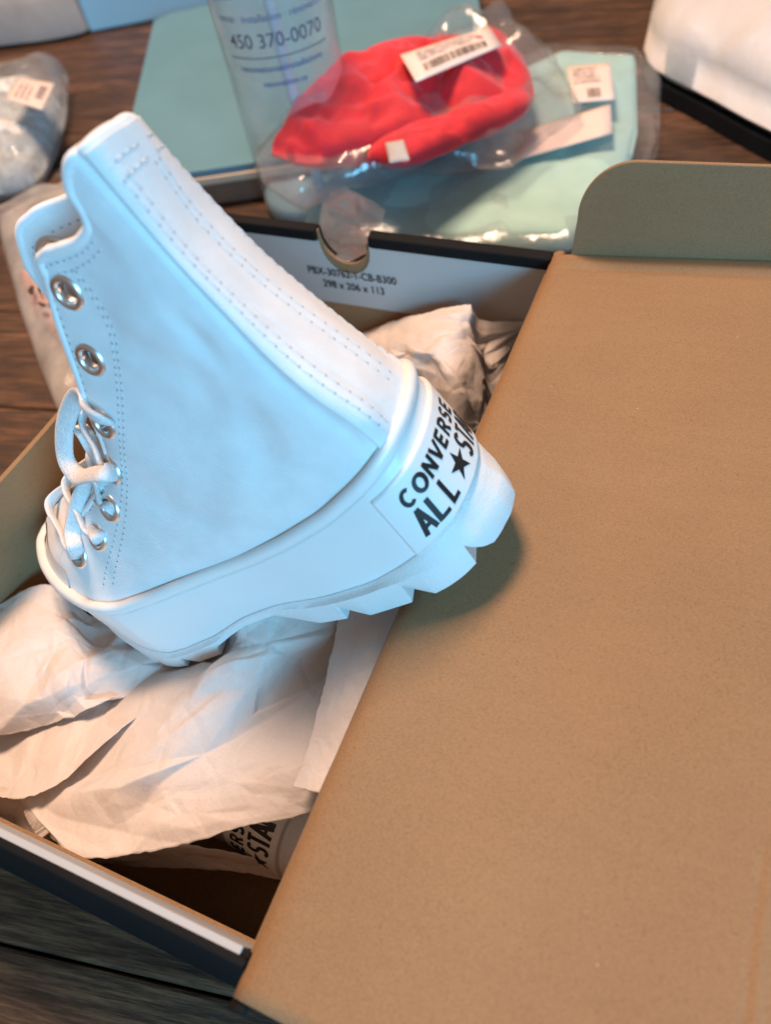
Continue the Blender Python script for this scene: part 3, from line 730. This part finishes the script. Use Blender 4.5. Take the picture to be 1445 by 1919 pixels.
# torn corner of the hinge at both ends, crumpled card
for yy, sgn in ((.0015, 1), (-BL - .004, -1)):
    V, F = [], []
    for i in range(6):
        for j in range(8):
            a = i / 5 * 2.2; r = .0036 + .0011 * nz((i * .7, j * .6, yy * 50), 1.3, 5)
            V.append((.0015 - r * math.cos(a) * 1.0, yy + sgn * (-.001 + .0008 * j), BH - .004 + r * math.sin(a)))
    solid(bpart('hinge_corner', V, gridfaces(6, 8), Kr if sgn > 0 else Bk, True), .0008)
from mathutils.geometry import delaunay_2d_cdt
def facets(nu, nv, asp, layers, seed):
    """piecewise-linear crumple field on an nv x nu grid: random creased facets, several sizes"""
    r = random.Random(seed); H = np.zeros((nv, nu))
    gx, gy = np.meshgrid(np.linspace(0, asp, nu), np.linspace(0, 1, nv))
    for (npt, amp, sm) in layers:
        st = r.uniform(.6, 1.7); ca, sa = math.cos(r.uniform(0, 3)), math.sin(r.uniform(0, 3))
        pts = [Vector((r.uniform(-.15, asp + .15), r.uniform(-.15, 1.15))) for _ in range(npt)] + [Vector((x, y)) for x in (-.3, asp + .3) for y in (-.3, 1.3)]
        vv, _, ff, *_r = delaunay_2d_cdt(pts, [], [], 0, 1e-5)
        hh = np.array([r.choice((-1, 1)) * r.uniform(.3, 1) * (1 if r.random() < .75 else 1.7) for _ in vv])
        L = np.zeros((nv, nu))
        for f in ff:
            (x0, y0), (x1, y1), (x2, y2) = [vv[k] for k in f]; dt = (y1 - y2) * (x0 - x2) + (x2 - x1) * (y0 - y2)
            if abs(dt) < 1e-12: continue
            j0 = max(0, int(min(x0, x1, x2) / asp * (nu - 1))); j1 = min(nu, int(max(x0, x1, x2) / asp * (nu - 1)) + 2)
            i0 = max(0, int(min(y0, y1, y2) * (nv - 1))); i1 = min(nv, int(max(y0, y1, y2) * (nv - 1)) + 2)
            if j1 <= j0 or i1 <= i0: continue
            X, Y = gx[i0:i1, j0:j1], gy[i0:i1, j0:j1]
            a = ((y1 - y2) * (X - x2) + (x2 - x1) * (Y - y2)) / dt; b = ((y2 - y0) * (X - x2) + (x0 - x2) * (Y - y2)) / dt; c = 1 - a - b
            m = (a > -1e-6) & (b > -1e-6) & (c > -1e-6)
            L[i0:i1, j0:j1] = np.where(m, a * hh[f[0]] + b * hh[f[1]] + c * hh[f[2]], L[i0:i1, j0:j1])
        for _ in range(sm):
            L = (L + np.roll(L, 1, 0) + np.roll(L, -1, 0) + np.roll(L, 1, 1) + np.roll(L, -1, 1)) / 5 if False else np.pad(L, 1, 'edge')[1:-1, 1:-1] * .4 + .15 * (np.pad(L, 1, 'edge')[:-2, 1:-1] + np.pad(L, 1, 'edge')[2:, 1:-1] + np.pad(L, 1, 'edge')[1:-1, :-2] + np.pad(L, 1, 'edge')[1:-1, 2:])
        H += L * amp
    return H

# ------------------------------------------------------------------ tissue paper sheets
def sheet(name, net, nu, nv, amp, seed, label, mat=None, freq=26, ragged=.0009, zmin=None, cat='tissue paper', group='crumpled tissue sheets in the box', thick=.00025):
    net = np.asarray(net, float); R, Cn = net.shape[:2]
    qu = np.linspace(0, Cn - 1, nu); qv = np.linspace(0, R - 1, nv)
    A = np.stack([hermite(np.arange(Cn), net[r], qu) for r in range(R)])
    G = np.stack([hermite(np.arange(R), A[:, j], qv) for j in range(nu)], 1)
    du = np.gradient(G, axis=1); dv = np.gradient(G, axis=0); N = norm(np.cross(du, dv)); N[N[..., 2] < 0] *= -1
    size = (np.linalg.norm(net[0, 0] - net[0, -1]) + np.linalg.norm(net[-1, 0] - net[-1, -1])) / 2; tall = (np.linalg.norm(net[0, 0] - net[-1, 0]) + np.linalg.norm(net[0, -1] - net[-1, -1])) / 2
    asp = size / tall; k0 = max(6, int(size * tall * freq * 90))
    H = facets(nu, nv, asp, [(k0, amp * 1.15, 1), (k0 * 4, amp * .48, 0), (k0 * 15, amp * .20, 0)], seed)
    V = []
    for i in range(nv):
        for j in range(nu):
            p = G[i, j]
            h = H[i, j] * (.35 + .65 * min(1, max(0, nz(p, 17, seed + 9) * 1.8 + .6))) + amp * .5 * nz(p, 12, seed + 5)
            q = p + N[i, j] * h
            e = min(i, nv - 1 - i, 3 * min(j, nu - 1 - j))
            if e == 0: q = q + np.array([nz(p, 90, seed) + .5 * nz(p, 400, seed), nz(p, 90, seed + 3) + .5 * nz(p, 400, seed + 2), 0]) * ragged
            if zmin is not None: q[2] = max(q[2], zmin)
            V.append(q)
    c = np.mean(V, 0); c[2] = min(v[2] for v in V)
    o = obj(name, np.array(V) - c, gridfaces(nv, nu), mat or M['paper'], None, True); o.location = c
    if thick: solid(o, thick, 0)
    tag(o, label, cat, group); return o

sheet('tissue_sheet', [
 [(-0.0879,-0.2006,0.07), (-0.0709,-0.2019,0.086), (-0.0582,-0.1977,0.09), (-0.0443,-0.1908,0.09), (-0.0262,-0.1801,0.086)],
 [(-0.0984,-0.2138,0.057), (-0.0694,-0.2162,0.077), (-0.0571,-0.2139,0.088), (-0.0407,-0.2062,0.088), (-0.0215,-0.1948,0.083)],
 [(-0.1089,-0.2291,0.06), (-0.0792,-0.2362,0.079), (-0.059,-0.2281,0.086), (-0.04,-0.2169,0.083), (-0.0193,-0.2048,0.077)],
 [(-0.1235,-0.2546,0.06), (-0.0943,-0.2625,0.072), (-0.067,-0.2548,0.083), (-0.0436,-0.2434,0.08), (-0.0122,-0.23,0.079)],
 [(-0.1352,-0.2829,0.058), (-0.1099,-0.2896,0.069), (-0.074,-0.274,0.08), (-0.0444,-0.2607,0.081), (-0.009,-0.2452,0.081)],
 [(-0.1085,-0.2965,0.06), (-0.0883,-0.3004,0.073), (-0.061,-0.2893,0.08), (-0.036,-0.2742,0.08), (-0.0088,-0.2556,0.076)]], 210, 210, .0026, 3,
 'large crumpled cream tissue sheet draped over the lower shoe below the arch')
sheet('tissue_sheet', [
 [(-0.1636,-0.2796,0.058), (-0.1306,-0.2509,0.062), (-0.1096,-0.228,0.06), (-0.0814,-0.2046,0.06)],
 [(-0.1559,-0.2882,0.058), (-0.1203,-0.2717,0.066), (-0.1031,-0.2489,0.066), (-0.0799,-0.2128,0.062)],
 [(-0.1478,-0.2954,0.06), (-0.1097,-0.2859,0.07), (-0.0945,-0.254,0.072), (-0.0777,-0.2185,0.066)]], 150, 110, .0016, 8,
 'smooth tissue sheet with a torn edge under the toe at the left')
sheet('tissue_sheet', [
 [(-0.1933,-0.2325,0.066), (-0.1728,-0.2102,0.066), (-0.1444,-0.2161,0.058), (-0.1031,-0.2115,0.062)],
 [(-0.172,-0.2497,0.074), (-0.1485,-0.2306,0.072), (-0.1279,-0.2296,0.065), (-0.0948,-0.215,0.064)],
 [(-0.1615,-0.265,0.07), (-0.1361,-0.2508,0.071), (-0.1192,-0.2396,0.068), (-0.0931,-0.2212,0.065)],
 [(-0.1539,-0.2788,0.064), (-0.1248,-0.26,0.069), (-0.1105,-0.2461,0.068), (-0.0891,-0.2236,0.065)]], 180, 180, .0044, 14,
 'heavily crumpled tissue bunched against the left wall under the toe')
sheet('tissue_sheet', [
 [(-0.0287,-0.1929,0.09), (-0.0171,-0.1915,0.098), (0.0018,-0.1861,0.103)],
 [(-0.0206,-0.2277,0.091), (-0.0102,-0.2252,0.098), (0.0043,-0.2181,0.102)],
 [(-0.0171,-0.2559,0.091), (-0.0079,-0.2562,0.096), (0.0056,-0.2552,0.099)]], 80, 150, .0013, 21,
 'narrow folded tissue strip tucked beside the lid hinge', freq=20)
sheet('tissue_sheet', [
 [(-0.113,-0.3029,0.055), (-0.0729,-0.2862,0.056), (-0.0501,-0.2782,0.05), (-0.0292,-0.2723,0.04), (-0.0124,-0.2628,0.036)],
 [(-0.0977,-0.2986,0.048), (-0.0744,-0.2917,0.04), (-0.0498,-0.2807,0.034), (-0.0301,-0.276,0.03), (-0.0102,-0.2704,0.03)]], 90, 30, .0012, 33,
 'shadowed tissue under the second shoe at the bottom of the box')
sheet('tissue_sheet', [
 [(-0.1579,-0.2929,0.05), (-0.1368,-0.2844,0.054), (-0.1132,-0.2802,0.054)],
 [(-0.1537,-0.3028,0.044), (-0.1316,-0.2957,0.048), (-0.1122,-0.2999,0.052)],
 [(-0.1511,-0.3143,0.034), (-0.1326,-0.3078,0.036), (-0.1129,-0.3086,0.036)]], 50, 50, .0020, 41,
 'folded tissue corner by the near wall at the lower left')
sheet('tissue_sheet', [
 [(-0.1339,-0.0102,0.045), (-0.1046,-0.002,0.055), (-0.0717,-0.0123,0.078), (-0.0384,-0.0133,0.092), (-0.0334,-0.0088,0.078), (-0.0071,0.0022,0.074)],
 [(-0.0897,-0.0351,0.06), (-0.0704,-0.0385,0.078), (-0.05,-0.0437,0.09), (-0.0333,-0.0294,0.088), (-0.0228,-0.0254,0.066), (-0.0134,0.0006,0.06)],
 [(-0.0666,-0.0541,0.06), (-0.0499,-0.0551,0.076), (-0.0343,-0.0583,0.086), (-0.0263,-0.0436,0.078), (-0.0185,-0.0396,0.058), (-0.0153,-0.0223,0.05)],
 [(-0.0432,-0.0799,0.05), (-0.0332,-0.0753,0.056), (-0.024,-0.0693,0.06), (-0.0176,-0.0601,0.056), (-0.0138,-0.0552,0.048), (-0.0114,-0.045,0.042)]], 170, 150, .0036, 52,
 'crumpled tissue standing behind the heel at the far end of the box')

# ------------------------------------------------------------------ things on the table behind
def pillow(name, outline, zc, h, mat, parent, seed=0, wr=.004, freq=30, nr=34, power=.5, floor=.0008, base=None, sharp=False, creases=90):
    """soft stuffed shape over a closed outline (list of world points), with creased folds"""
    o = np.asarray(outline, float); o = np.concatenate([o, o[:1]])
    if sharp:
        d_ = np.concatenate([[0], np.cumsum(np.linalg.norm(np.diff(o, axis=0), axis=1))]); q_ = np.linspace(0, d_[-1], 161)
        o = np.stack([np.interp(q_, d_, o[:, k]) for k in range(3)], 1)[:-1]
    else: o = spline(o, 161)[:-1]
    c = o.mean(0); V = []; n = len(o); lo = o[:, :2].min(0); hi = o[:, :2].max(0); G_ = 150
    asp = (hi[0] - lo[0]) / (hi[1] - lo[1])
    Hf = facets(G_, G_, asp, [(creases, 1.0, 3), (creases * 4, .35, 2)], seed)
    def fold(p):
        x = min(.999, max(0, (p[0] - lo[0]) / (hi[0] - lo[0]))) * (G_ - 1); y = min(.999, max(0, (p[1] - lo[1]) / (hi[1] - lo[1]))) * (G_ - 1)
        i, j = int(y), int(x); fy, fx = y - i, x - j; i2, j2 = min(i + 1, G_ - 1), min(j + 1, G_ - 1)
        return (Hf[i, j] * (1 - fx) + Hf[i, j2] * fx) * (1 - fy) + (Hf[i2, j] * (1 - fx) + Hf[i2, j2] * fx) * fy
    for top in (1, 0):
        for i in range(nr):
            t = (i / (nr - 1)) ** .8
            for j in range(n):
                p = c * (1 - t) + o[j] * t; z0 = p[2]
                env = max(0, 1 - t ** 3) ** power
                f = nz(p, freq, seed) * .5 + fold(p) * .55
                z = z0 + (h * env + wr * f * (.35 + .65 * env)) * (1 if top else -zc)
                V.append((p[0], p[1], max(z, floor)))
    F = gridfaces(nr, n, True); k = nr * n
    F2 = [tuple(q + k for q in f[::-1]) for f in F]
    rim = [((nr-1)*n + j, (nr-1)*n + (j+1) % n, k + (nr-1)*n + (j+1) % n, k + (nr-1)*n + j) for j in range(n)]
    V = np.array(V)
    if base is not None: V = V - np.array(base)
    return obj(name, V, F + F2 + rim, mat, parent, True)
def quad_patch(name, corners, mat, parent, base, nseg=8, bow=0, thick=.0004):
    a, b, c, d = [np.array(q, float) for q in corners]; V = []
    for i in range(nseg + 1):
        for j in range(nseg + 1):
            u, v = j / nseg, i / nseg
            p = (a * (1-u) + b * u) * (1-v) + (d * (1-u) + c * u) * v
            p[2] += bow * math.sin(math.pi * u) * math.sin(math.pi * v); V.append(p - np.array(base))
    o = obj(name, V, gridfaces(nseg + 1, nseg + 1, False, True), mat, parent, True)
    if thick: solid(o, thick, 0)
    return o
def marks(name, corners, base, parent, mat, rects, lift=.0008, bow=0):
    a, b, c, d = [np.array(q, float) for q in corners]; V = []; F = []
    nrm = np.cross(b - a, d - a); nrm = nrm / np.linalg.norm(nrm); nrm = nrm * (1 if nrm[2] > 0 else -1)
    def pt(u, v):
        p = (a * (1-u) + b * u) * (1-v) + (d * (1-u) + c * u) * v; p[2] += bow * math.sin(math.pi * u) * math.sin(math.pi * v); return p + nrm * lift - np.array(base)
    for (u0, u1, v0, v1) in rects:
        k = len(V); V += [pt(u0, v0), pt(u1, v0), pt(u1, v1), pt(u0, v1)]; F.append((k, k+1, k+2, k+3))
    return obj(name, V, F, mat, parent, False)
def barcode(r, u0, u1, v0, v1):
    out = []; u = u0
    while u < u1:
        w = r.choice((.006, .01, .016)); out.append((u, min(u + w, u1), v0, v1)); u += w + r.choice((.007, .011, .016))
    return out
def textlines(r, u0, u1, vs_, h):
    out = []
    for v in vs_:
        u = u0; e = u1 - r.uniform(0, .25) * (u1 - u0)
        while u < e:
            w = r.uniform(.008, .022); out.append((u, min(u + w, e), v + r.uniform(0, .2) * h, v + h)); u += w + r.choice((.008, .008, .025))
    return out

# teal flat case with cream edge
tc0 = np.array((-0.5586,0.4603,0.032)); tcl = np.array((-0.484,0.2505,0.032)); tcf = np.array((-0.2938,0.1889,0.032)); tcg = np.array((-0.349,0.1644,0.032))
ex = (tcf - tcg) / np.linalg.norm(tcf - tcg)
ey = np.array([-ex[1], ex[0], 0])
d = tc0 - tcg; BX0 = d @ ex; depth = d @ ey
lf = tcl - tcg
case = empty('teal_case'); 
fl_x = BX0 + (lf @ ex - BX0) / max(1e-6, (depth - lf @ ey)) * depth     # slanted left side
case.location = tcg - np.array([0, 0, .032]); case.rotation_euler.z = math.atan2(ex[1], ex[0])
tag(case, 'flat teal case with cream front edge lying behind the shoe', 'case')
wid = .26
poly = [(fl_x * .55, 0), (wid - .03, 0), (wid, .02), (wid + .02, depth + .06), (BX0 + .012, depth), (BX0 - .006, depth - .012)]
V, F = prism(poly, .0262, .0320, 'z'); bevel(obj('case_lid', V, F, M['teal_board'], case, False), .0012, 3)
poly2 = [(x + (0 if i in (2, 3) else 0), y + (-.002 if y < .01 else 0)) for i, (x, y) in enumerate(poly)]
V, F = prism(poly2, .0195, .0260, 'z'); bevel(obj('edge_strip', V, F, M['cream'], case, False), .001, 2)
V, F = prism([(x, y + .001) for x, y in poly], .0006, .0193, 'z'); bevel(obj('case_base', V, F, M['brownedge'], case, False), .001, 2)

# clear spray bottle with printed phone number
BX, BY, BR = -.245, .195, .041
bottle = empty('spray_bottle', (BX, BY, 0))
tag(bottle, 'clear plastic spray bottle with blue printed phone number behind the box', 'bottle')
prof = [(.0, .0042), (.034, .0042), (.0385, .006), (BR, .012), (BR, .10), (BR, .185), (.0385, .205), (.028, .232), (.017, .25), (.0145, .27)]
sp = spline([(r, 0, z) for r, z in prof[3:]], 40)
pr = [(r, z) for r, z in prof[:3]] + [(p[0], p[2]) for p in sp]
V = [(r * math.cos(a), r * math.sin(a), z) for r, z in pr for a in np.linspace(0, 2 * math.pi, 64, endpoint=False)]
obj('bottle_body', V, gridfaces(len(pr), 64, True), M['bottle'], bottle)
pr = [(.0, .0008), (.0365, .0008), (.0395, .003), (.0402, .009), (.0395, .0135), (.036, .0145), (0, .0145)]
V = [(r * math.cos(a), r * math.sin(a), z) for r, z in pr for a in np.linspace(0, 2 * math.pi, 64, endpoint=False)]
bcap = obj('bottle_base', V, gridfaces(len(pr), 64, True), M['bluecap'], bottle)
V, F = tube_mesh(spline([(.012, -.008, .017), (.004, -.004, .08), (-.002, 0, .16), (0, 0, .262)], 30), .0042, n=14); obj('dip_tube', V, F, M['tube'], bottle)
pr = [(0, .262), (.0165, .262), (.0168, .285), (.013, .287), (.012, .305), (0, .305)]
V = [(r * math.cos(a), r * math.sin(a), z) for r, z in pr for a in np.linspace(0, 2 * math.pi, 32, endpoint=False)]
cap = obj('spray_head', V, gridfaces(len(pr), 32, True), M['whitecard'], bottle)
V, F = box_mesh(-.045, .02, -.009, .009, .300, .322); bevel(obj('nozzle', V, F, M['whitecard'], cap, False), .004)
FA = math.atan2(CAM.y - BY, CAM.x - BX) - .06
def on_bottle(z0):
    return lambda a, b: ((BR + .0005) * math.cos(FA + a / BR), (BR + .0005) * math.sin(FA + a / BR), z0 + b)
font_print('printed_line', 'vente · installation · rénovation', .0062, on_bottle(.1500), M['blueink'], bottle, .012)
font_print('printed_number', '450 370-0070', .0120, on_bottle(.1365), M['greyink'], bottle, .008)
V = [on_bottle(.1268)(a, b) for b in (-.0004, .0004) for a in np.linspace(-.036, .036, 40)]
obj('printed_rule', V, gridfaces(2, 40), M['greyink'], bottle)
font_print('printed_line', 'renovationsetinstallations', .0058, on_bottle(.1200), M['blueink'], bottle, .012)
font_print('printed_line', 'renovation.ca', .0056, on_bottle(.1105), M['blueink'], bottle, .012)

# pale teal garment in a clear bag
tb = (-0.1063,0.1794,0)
tbag = empty('bagged_garment', tb); tag(tbag, 'pale teal folded garment in clear plastic bag behind the box', 'clothing', 'garments in clear plastic bags')
pillow('garment', [(-0.2419,0.1598,0.006), (-0.192,0.1337,0.008), (-0.1007,0.1397,0.01), (-0.0232,0.1507,0.012), (-0.0007,0.1969,0.014), (-0.0092,0.3069,0.014), (-0.0355,0.436,0.012), (-0.0992,0.4389,0.012), (-0.1548,0.3573,0.012), (-0.1968,0.2558,0.01), (-0.2334,0.2043,0.008)], .2, .018, M['tealcloth'], tbag, 5, .007, 16, base=tb, power=.3, sharp=True, creases=40)
pillow('bag_film', [(-0.2587,0.1643,0.006), (-0.2,0.122,0.008), (-0.0971,0.1289,0.01), (-0.0145,0.1455,0.01), (0.0109,0.1955,0.012), (0.0112,0.2818,0.016), (-0.0054,0.3827,0.02), (-0.0323,0.4345,0.018), (-0.1106,0.4443,0.014), (-0.1676,0.366,0.012), (-0.2076,0.2586,0.01), (-0.2444,0.2066,0.008)], .1, .022, M['film'], tbag, 9, .008, 22, base=tb, sharp=True, creases=140)
sc = [(-0.0789,0.3549,0.04), (-0.0454,0.3641,0.04), (-0.0289,0.3042,0.04), (-0.0588,0.296,0.04)]
quad_patch('sticker', sc, M['sticker'], tbag, tb, bow=.001)
rr = random.Random(3)
marks('sticker_print', sc, tb, tbag, M['ink'], barcode(rr, .36, .68, .70, .92) + textlines(rr, .1, .8, (.12, .24, .36, .48), .06), bow=.001)
quad_patch('paper_card', [(-0.0847,0.2534,0.0385), (-0.0313,0.3014,0.038), (-0.0209,0.2585,0.038), (-0.0789,0.2122,0.0385)], M['sticker'], tbag, tb)

# red garment in a clear bag lying on top
rb = (-0.1924,0.2663,0)
rbag = empty('bagged_garment', rb); tag(rbag, 'red garment in clear plastic bag with barcode sticker lying on top', 'clothing', 'garments in clear plastic bags')
g = pillow('garment', [(-0.2359,0.1367,0.072), (-0.2118,0.1318,0.07), (-0.1668,0.1491,0.066), (-0.1408,0.163,0.062), (-0.1042,0.205,0.06), (-0.0823,0.258,0.058), (-0.1015,0.3119,0.056), (-0.137,0.3566,0.054), (-0.1889,0.324,0.056), (-0.2322,0.2469,0.062), (-0.242,0.1795,0.07)], .45, .028, M['red'], rbag, 13, .014, 24, base=rb, creases=150, power=.4)
pillow('garment_roll', [(-0.1606,0.1372,0.073), (-0.1347,0.1401,0.072), (-0.1025,0.1771,0.07), (-0.0766,0.2301,0.066), (-0.0811,0.2535,0.064), (-0.1071,0.2149,0.068), (-0.1454,0.1676,0.072), (-0.1647,0.1469,0.073)], .5, .012, M['red'], rbag, 17, .004, 30, base=rb)
quad_patch('white_tag', [(-0.146,0.1366,0.086), (-0.1336,0.1384,0.088), (-0.1219,0.1189,0.086), (-0.1352,0.1168,0.084)], M['whitecard'], rbag, rb, bow=.002)
pillow('bag_film', [(-0.2499,0.137,0.07), (-0.2298,0.1086,0.066), (-0.1966,0.0958,0.06), (-0.1791,0.1271,0.058), (-0.1398,0.1586,0.056), (-0.0734,0.1799,0.052), (-0.0456,0.2667,0.05), (-0.0866,0.3453,0.05), (-0.1539,0.4281,0.05), (-0.2024,0.36,0.054), (-0.2474,0.2587,0.06), (-0.2533,0.1782,0.068)], .5, .024, M['film2'], rbag, 23, .016, 30, base=rb, sharp=True, creases=140)
sc = [(-0.1665,0.221,0.103), (-0.1254,0.2962,0.092), (-0.1066,0.2654,0.092), (-0.1401,0.1831,0.103)]
quad_patch('sticker', sc, M['sticker'], rbag, rb, bow=.002)
marks('sticker_print', sc, rb, rbag, M['ink'], barcode(rr, .14, .86, .60, .84), bow=.002)
marks('sticker_text', sc, rb, rbag, M['greyink'], textlines(rr, .14, .84, (.14, .24, .34, .44), .045), bow=.002)

# loose crumpled clear film hanging over the thumb notch
sheet('plastic_film', [
 [(-0.182,0.1165,0.06), (-0.1622,0.1098,0.064), (-0.1389,0.1064,0.055)],
 [(-0.1666,0.0714,0.07), (-0.1386,0.0548,0.08), (-0.1303,0.0788,0.062)],
 [(-0.1438,0.0272,0.085), (-0.1207,0.0161,0.092), (-0.1148,0.0354,0.085)],
 [(-0.123,0.0013,0.1), (-0.1086,-0.0045,0.102), (-0.1025,0.0063,0.1)]], 60, 60, .004, 61,
 'crumpled clear plastic film poking into the thumb notch of the box', M['film'], 30, .001, cat='plastic film', group=None)

# greyish white item in a bag at the far left
gb = (-0.578,0.2106,0)
gbag = empty('bagged_item', gb); tag(gbag, 'whitish lace item in a clear bag at the left edge', 'bag')
pillow('garment', [(-0.7157,0.2933,0.01), (-0.6612,0.3124,0.012), (-0.5971,0.3014,0.012), (-0.5436,0.2265,0.01), (-0.5203,0.1626,0.008), (-0.547,0.1405,0.008), (-0.6116,0.1527,0.008)], .3, .034, M['greycloth'], gbag, 31, .012, 22, base=gb)
pillow('bag_film', [(-0.7432,0.3167,0.012), (-0.6823,0.332,0.016), (-0.6083,0.344,0.02), (-0.5679,0.285,0.016), (-0.531,0.2172,0.008), (-0.5088,0.1546,0.006), (-0.545,0.1328,0.006), (-0.6242,0.1495,0.006)], .2, .038, M['smoke'], gbag, 37, .010, 26, base=gb, sharp=True, creases=140)
sc = [(-0.5518,0.2055,0.062), (-0.5713,0.2481,0.06), (-0.5317,0.2499,0.056), (-0.505,0.1985,0.058)]
quad_patch('sticker', sc, M['sticker'], gbag, gb, bow=.001)
marks('sticker_print', sc, gb, gbag, M['greyink'], barcode(rr, .3, .8, .70, .9) + textlines(rr, .15, .8, (.2, .35, .5), .06), bow=.001)

# milky bag with black lettering beside the box at left
mb = (-0.4071,0.0295,0)
mbag = empty('printed_bag', mb); tag(mbag, 'milky white bag with black lettering and pink contents left of the box', 'bag')
pillow('garment', [(-0.4358,0.0427,0.006), (-0.4121,0.0688,0.006), (-0.345,0.0352,0.006), (-0.2908,-0.0346,0.006), (-0.3017,-0.0481,0.006), (-0.3523,-0.0158,0.006), (-0.3987,0.0105,0.006)], .2, .020, M['pinkcloth'], mbag, 43, .006, 24, base=mb)
pillow('bag_film', [(-0.5223,0.1138,0.006), (-0.5069,0.1444,0.006), (-0.4736,0.1735,0.006), (-0.3871,0.126,0.006), (-0.2875,-0.0061,0.006), (-0.2754,-0.0758,0.005), (-0.3009,-0.0801,0.005), (-0.3491,-0.0425,0.005), (-0.3981,-0.0008,0.005), (-0.4521,0.0478,0.005)], .1, .026, M['milky'], mbag, 47, .006, 26, base=mb, sharp=True, creases=140)
# two lines of loose black brush lettering, too blurred to read, partly behind the shoe
c1 = np.array((-0.3776,0.0029,0.0345)); c2 = np.array((-0.3565,0.0184,0.0355)); c3 = np.array((-0.3474,-0.0217,0.0355))
eu = c2 - c1; ev = (c3 - c1) * .95
rb_ = random.Random(12); V = []; F = []
for line in (0, 1):
    for k in range(6):
        u0 = k * .24 + line * .10; v0 = line * .62 - .1
        P_ = [(u0 + rb_.uniform(0, .16), v0 + rb_.uniform(0, .46)) for _ in range(4)]
        path = spline([c1 + eu * a_ + ev * b_ - np.array(mb) for a_, b_ in P_], 14)
        v_, f_ = tube_mesh(path, .0011, .0003, 6, (0.6, .8, 0)); F += [tuple(q + len(V) for q in f) for f in f_]; V += v_
obj('brush_lettering', V, F, M['ink'], mbag)

# white box at the back with blue light painted in, grey pouch beside it, rounded white case at the right
a = np.array((-0.6945,0.488,0)); b = np.array((-0.5623,0.5562,0)); e = (b - a) / np.linalg.norm(b - a)
wb = empty('blue_lit_carton', a); wb.rotation_euler.z = math.atan2(e[1], e[0])
tag(wb, 'plain white carton standing at the back of the table, blue light painted into its colour', 'carton')
V, F = box_mesh(0, .30, .0, .12, .0008, .16); bevel(obj('carton_body', V, F, M['bluelit_box'], wb, False), .002)
V, F = box_mesh(.004, .296, .004, .116, .1602, .163); bevel(obj('carton_lid', V, F, M['bluelit_box'], wb, False), .001)
gp = (-0.8044,0.4858,0)
gpo = empty('grey_pouch', gp); tag(gpo, 'soft grey fabric pouch at the far left beside the carton painted blue-lit', 'pouch')
pillow('pouch_body', [(-0.8983,0.4104,0.004), (-0.7964,0.4374,0.004), (-0.7166,0.4652,0.004), (-0.695,0.4839,0.004), (-0.7598,0.5564,0.004), (-0.8618,0.6805,0.004), (-1.0415,0.7249,0.004), (-1.1233,0.6442,0.004)], .02, .075, M['greyfabric'], gpo, 53, .010, 14, power=.3, base=gp)
wb0 = (0.0561,0.4625,0)
wc = empty('white_bundle', wb0)
tag(wc, 'soft white bundle over a thin black slab at the upper right', 'bundle')
WO = [(-0.0295,0.4334,0.022), (-0.0161,0.4022,0.022), (0.0361,0.3534,0.022), (0.0853,0.3087,0.022), (0.1418,0.2674,0.022), (0.1536,0.4189,0.022), (0.125,0.6355,0.022), (-0.0001,0.6819,0.022), (-0.0364,0.5734,0.022)]
pillow('bundle_body', WO, .15, .055, M['whiteplush'], wc, 81, .006, 10, power=.3, base=wb0, creases=30)
o_ = spline(WO + WO[:1], 81)[:-1] - np.array(wb0); c_ = o_.mean(0)
V, F = prism([((p[0] - c_[0]) * 1.0 + c_[0], (p[1] - c_[1]) * 1.0 + c_[1]) for p in o_], .0008, .0135, 'z'); obj('under_slab', V, F, M['blackcard'], wc, False)  # plain black slab with the outline of the bundle
# scraps of packing left on the table
for i, (pt, s_) in enumerate((((-.5095, .1960, .0012), .010), ((.105, .2830, .0012), .006))):
    V, F = [], []
    o = sheet('plastic_scrap', [[(pt[0] + u * s_, pt[1] + v * s_, .002 + .006 * (1 - abs(u)) * (1 - abs(v))) for u in (-1, 0, 1)] for v in (-1, 0, 1)], 16, 16, .003, 70 + i,
          ['crumpled clear plastic scrap beside the bag at left', 'tiny white scrap on the table near the white bundle'][i], M['film'] if i == 0 else M['whitecard'], 90, .0006, zmin=.0008, cat='scrap', group=None)
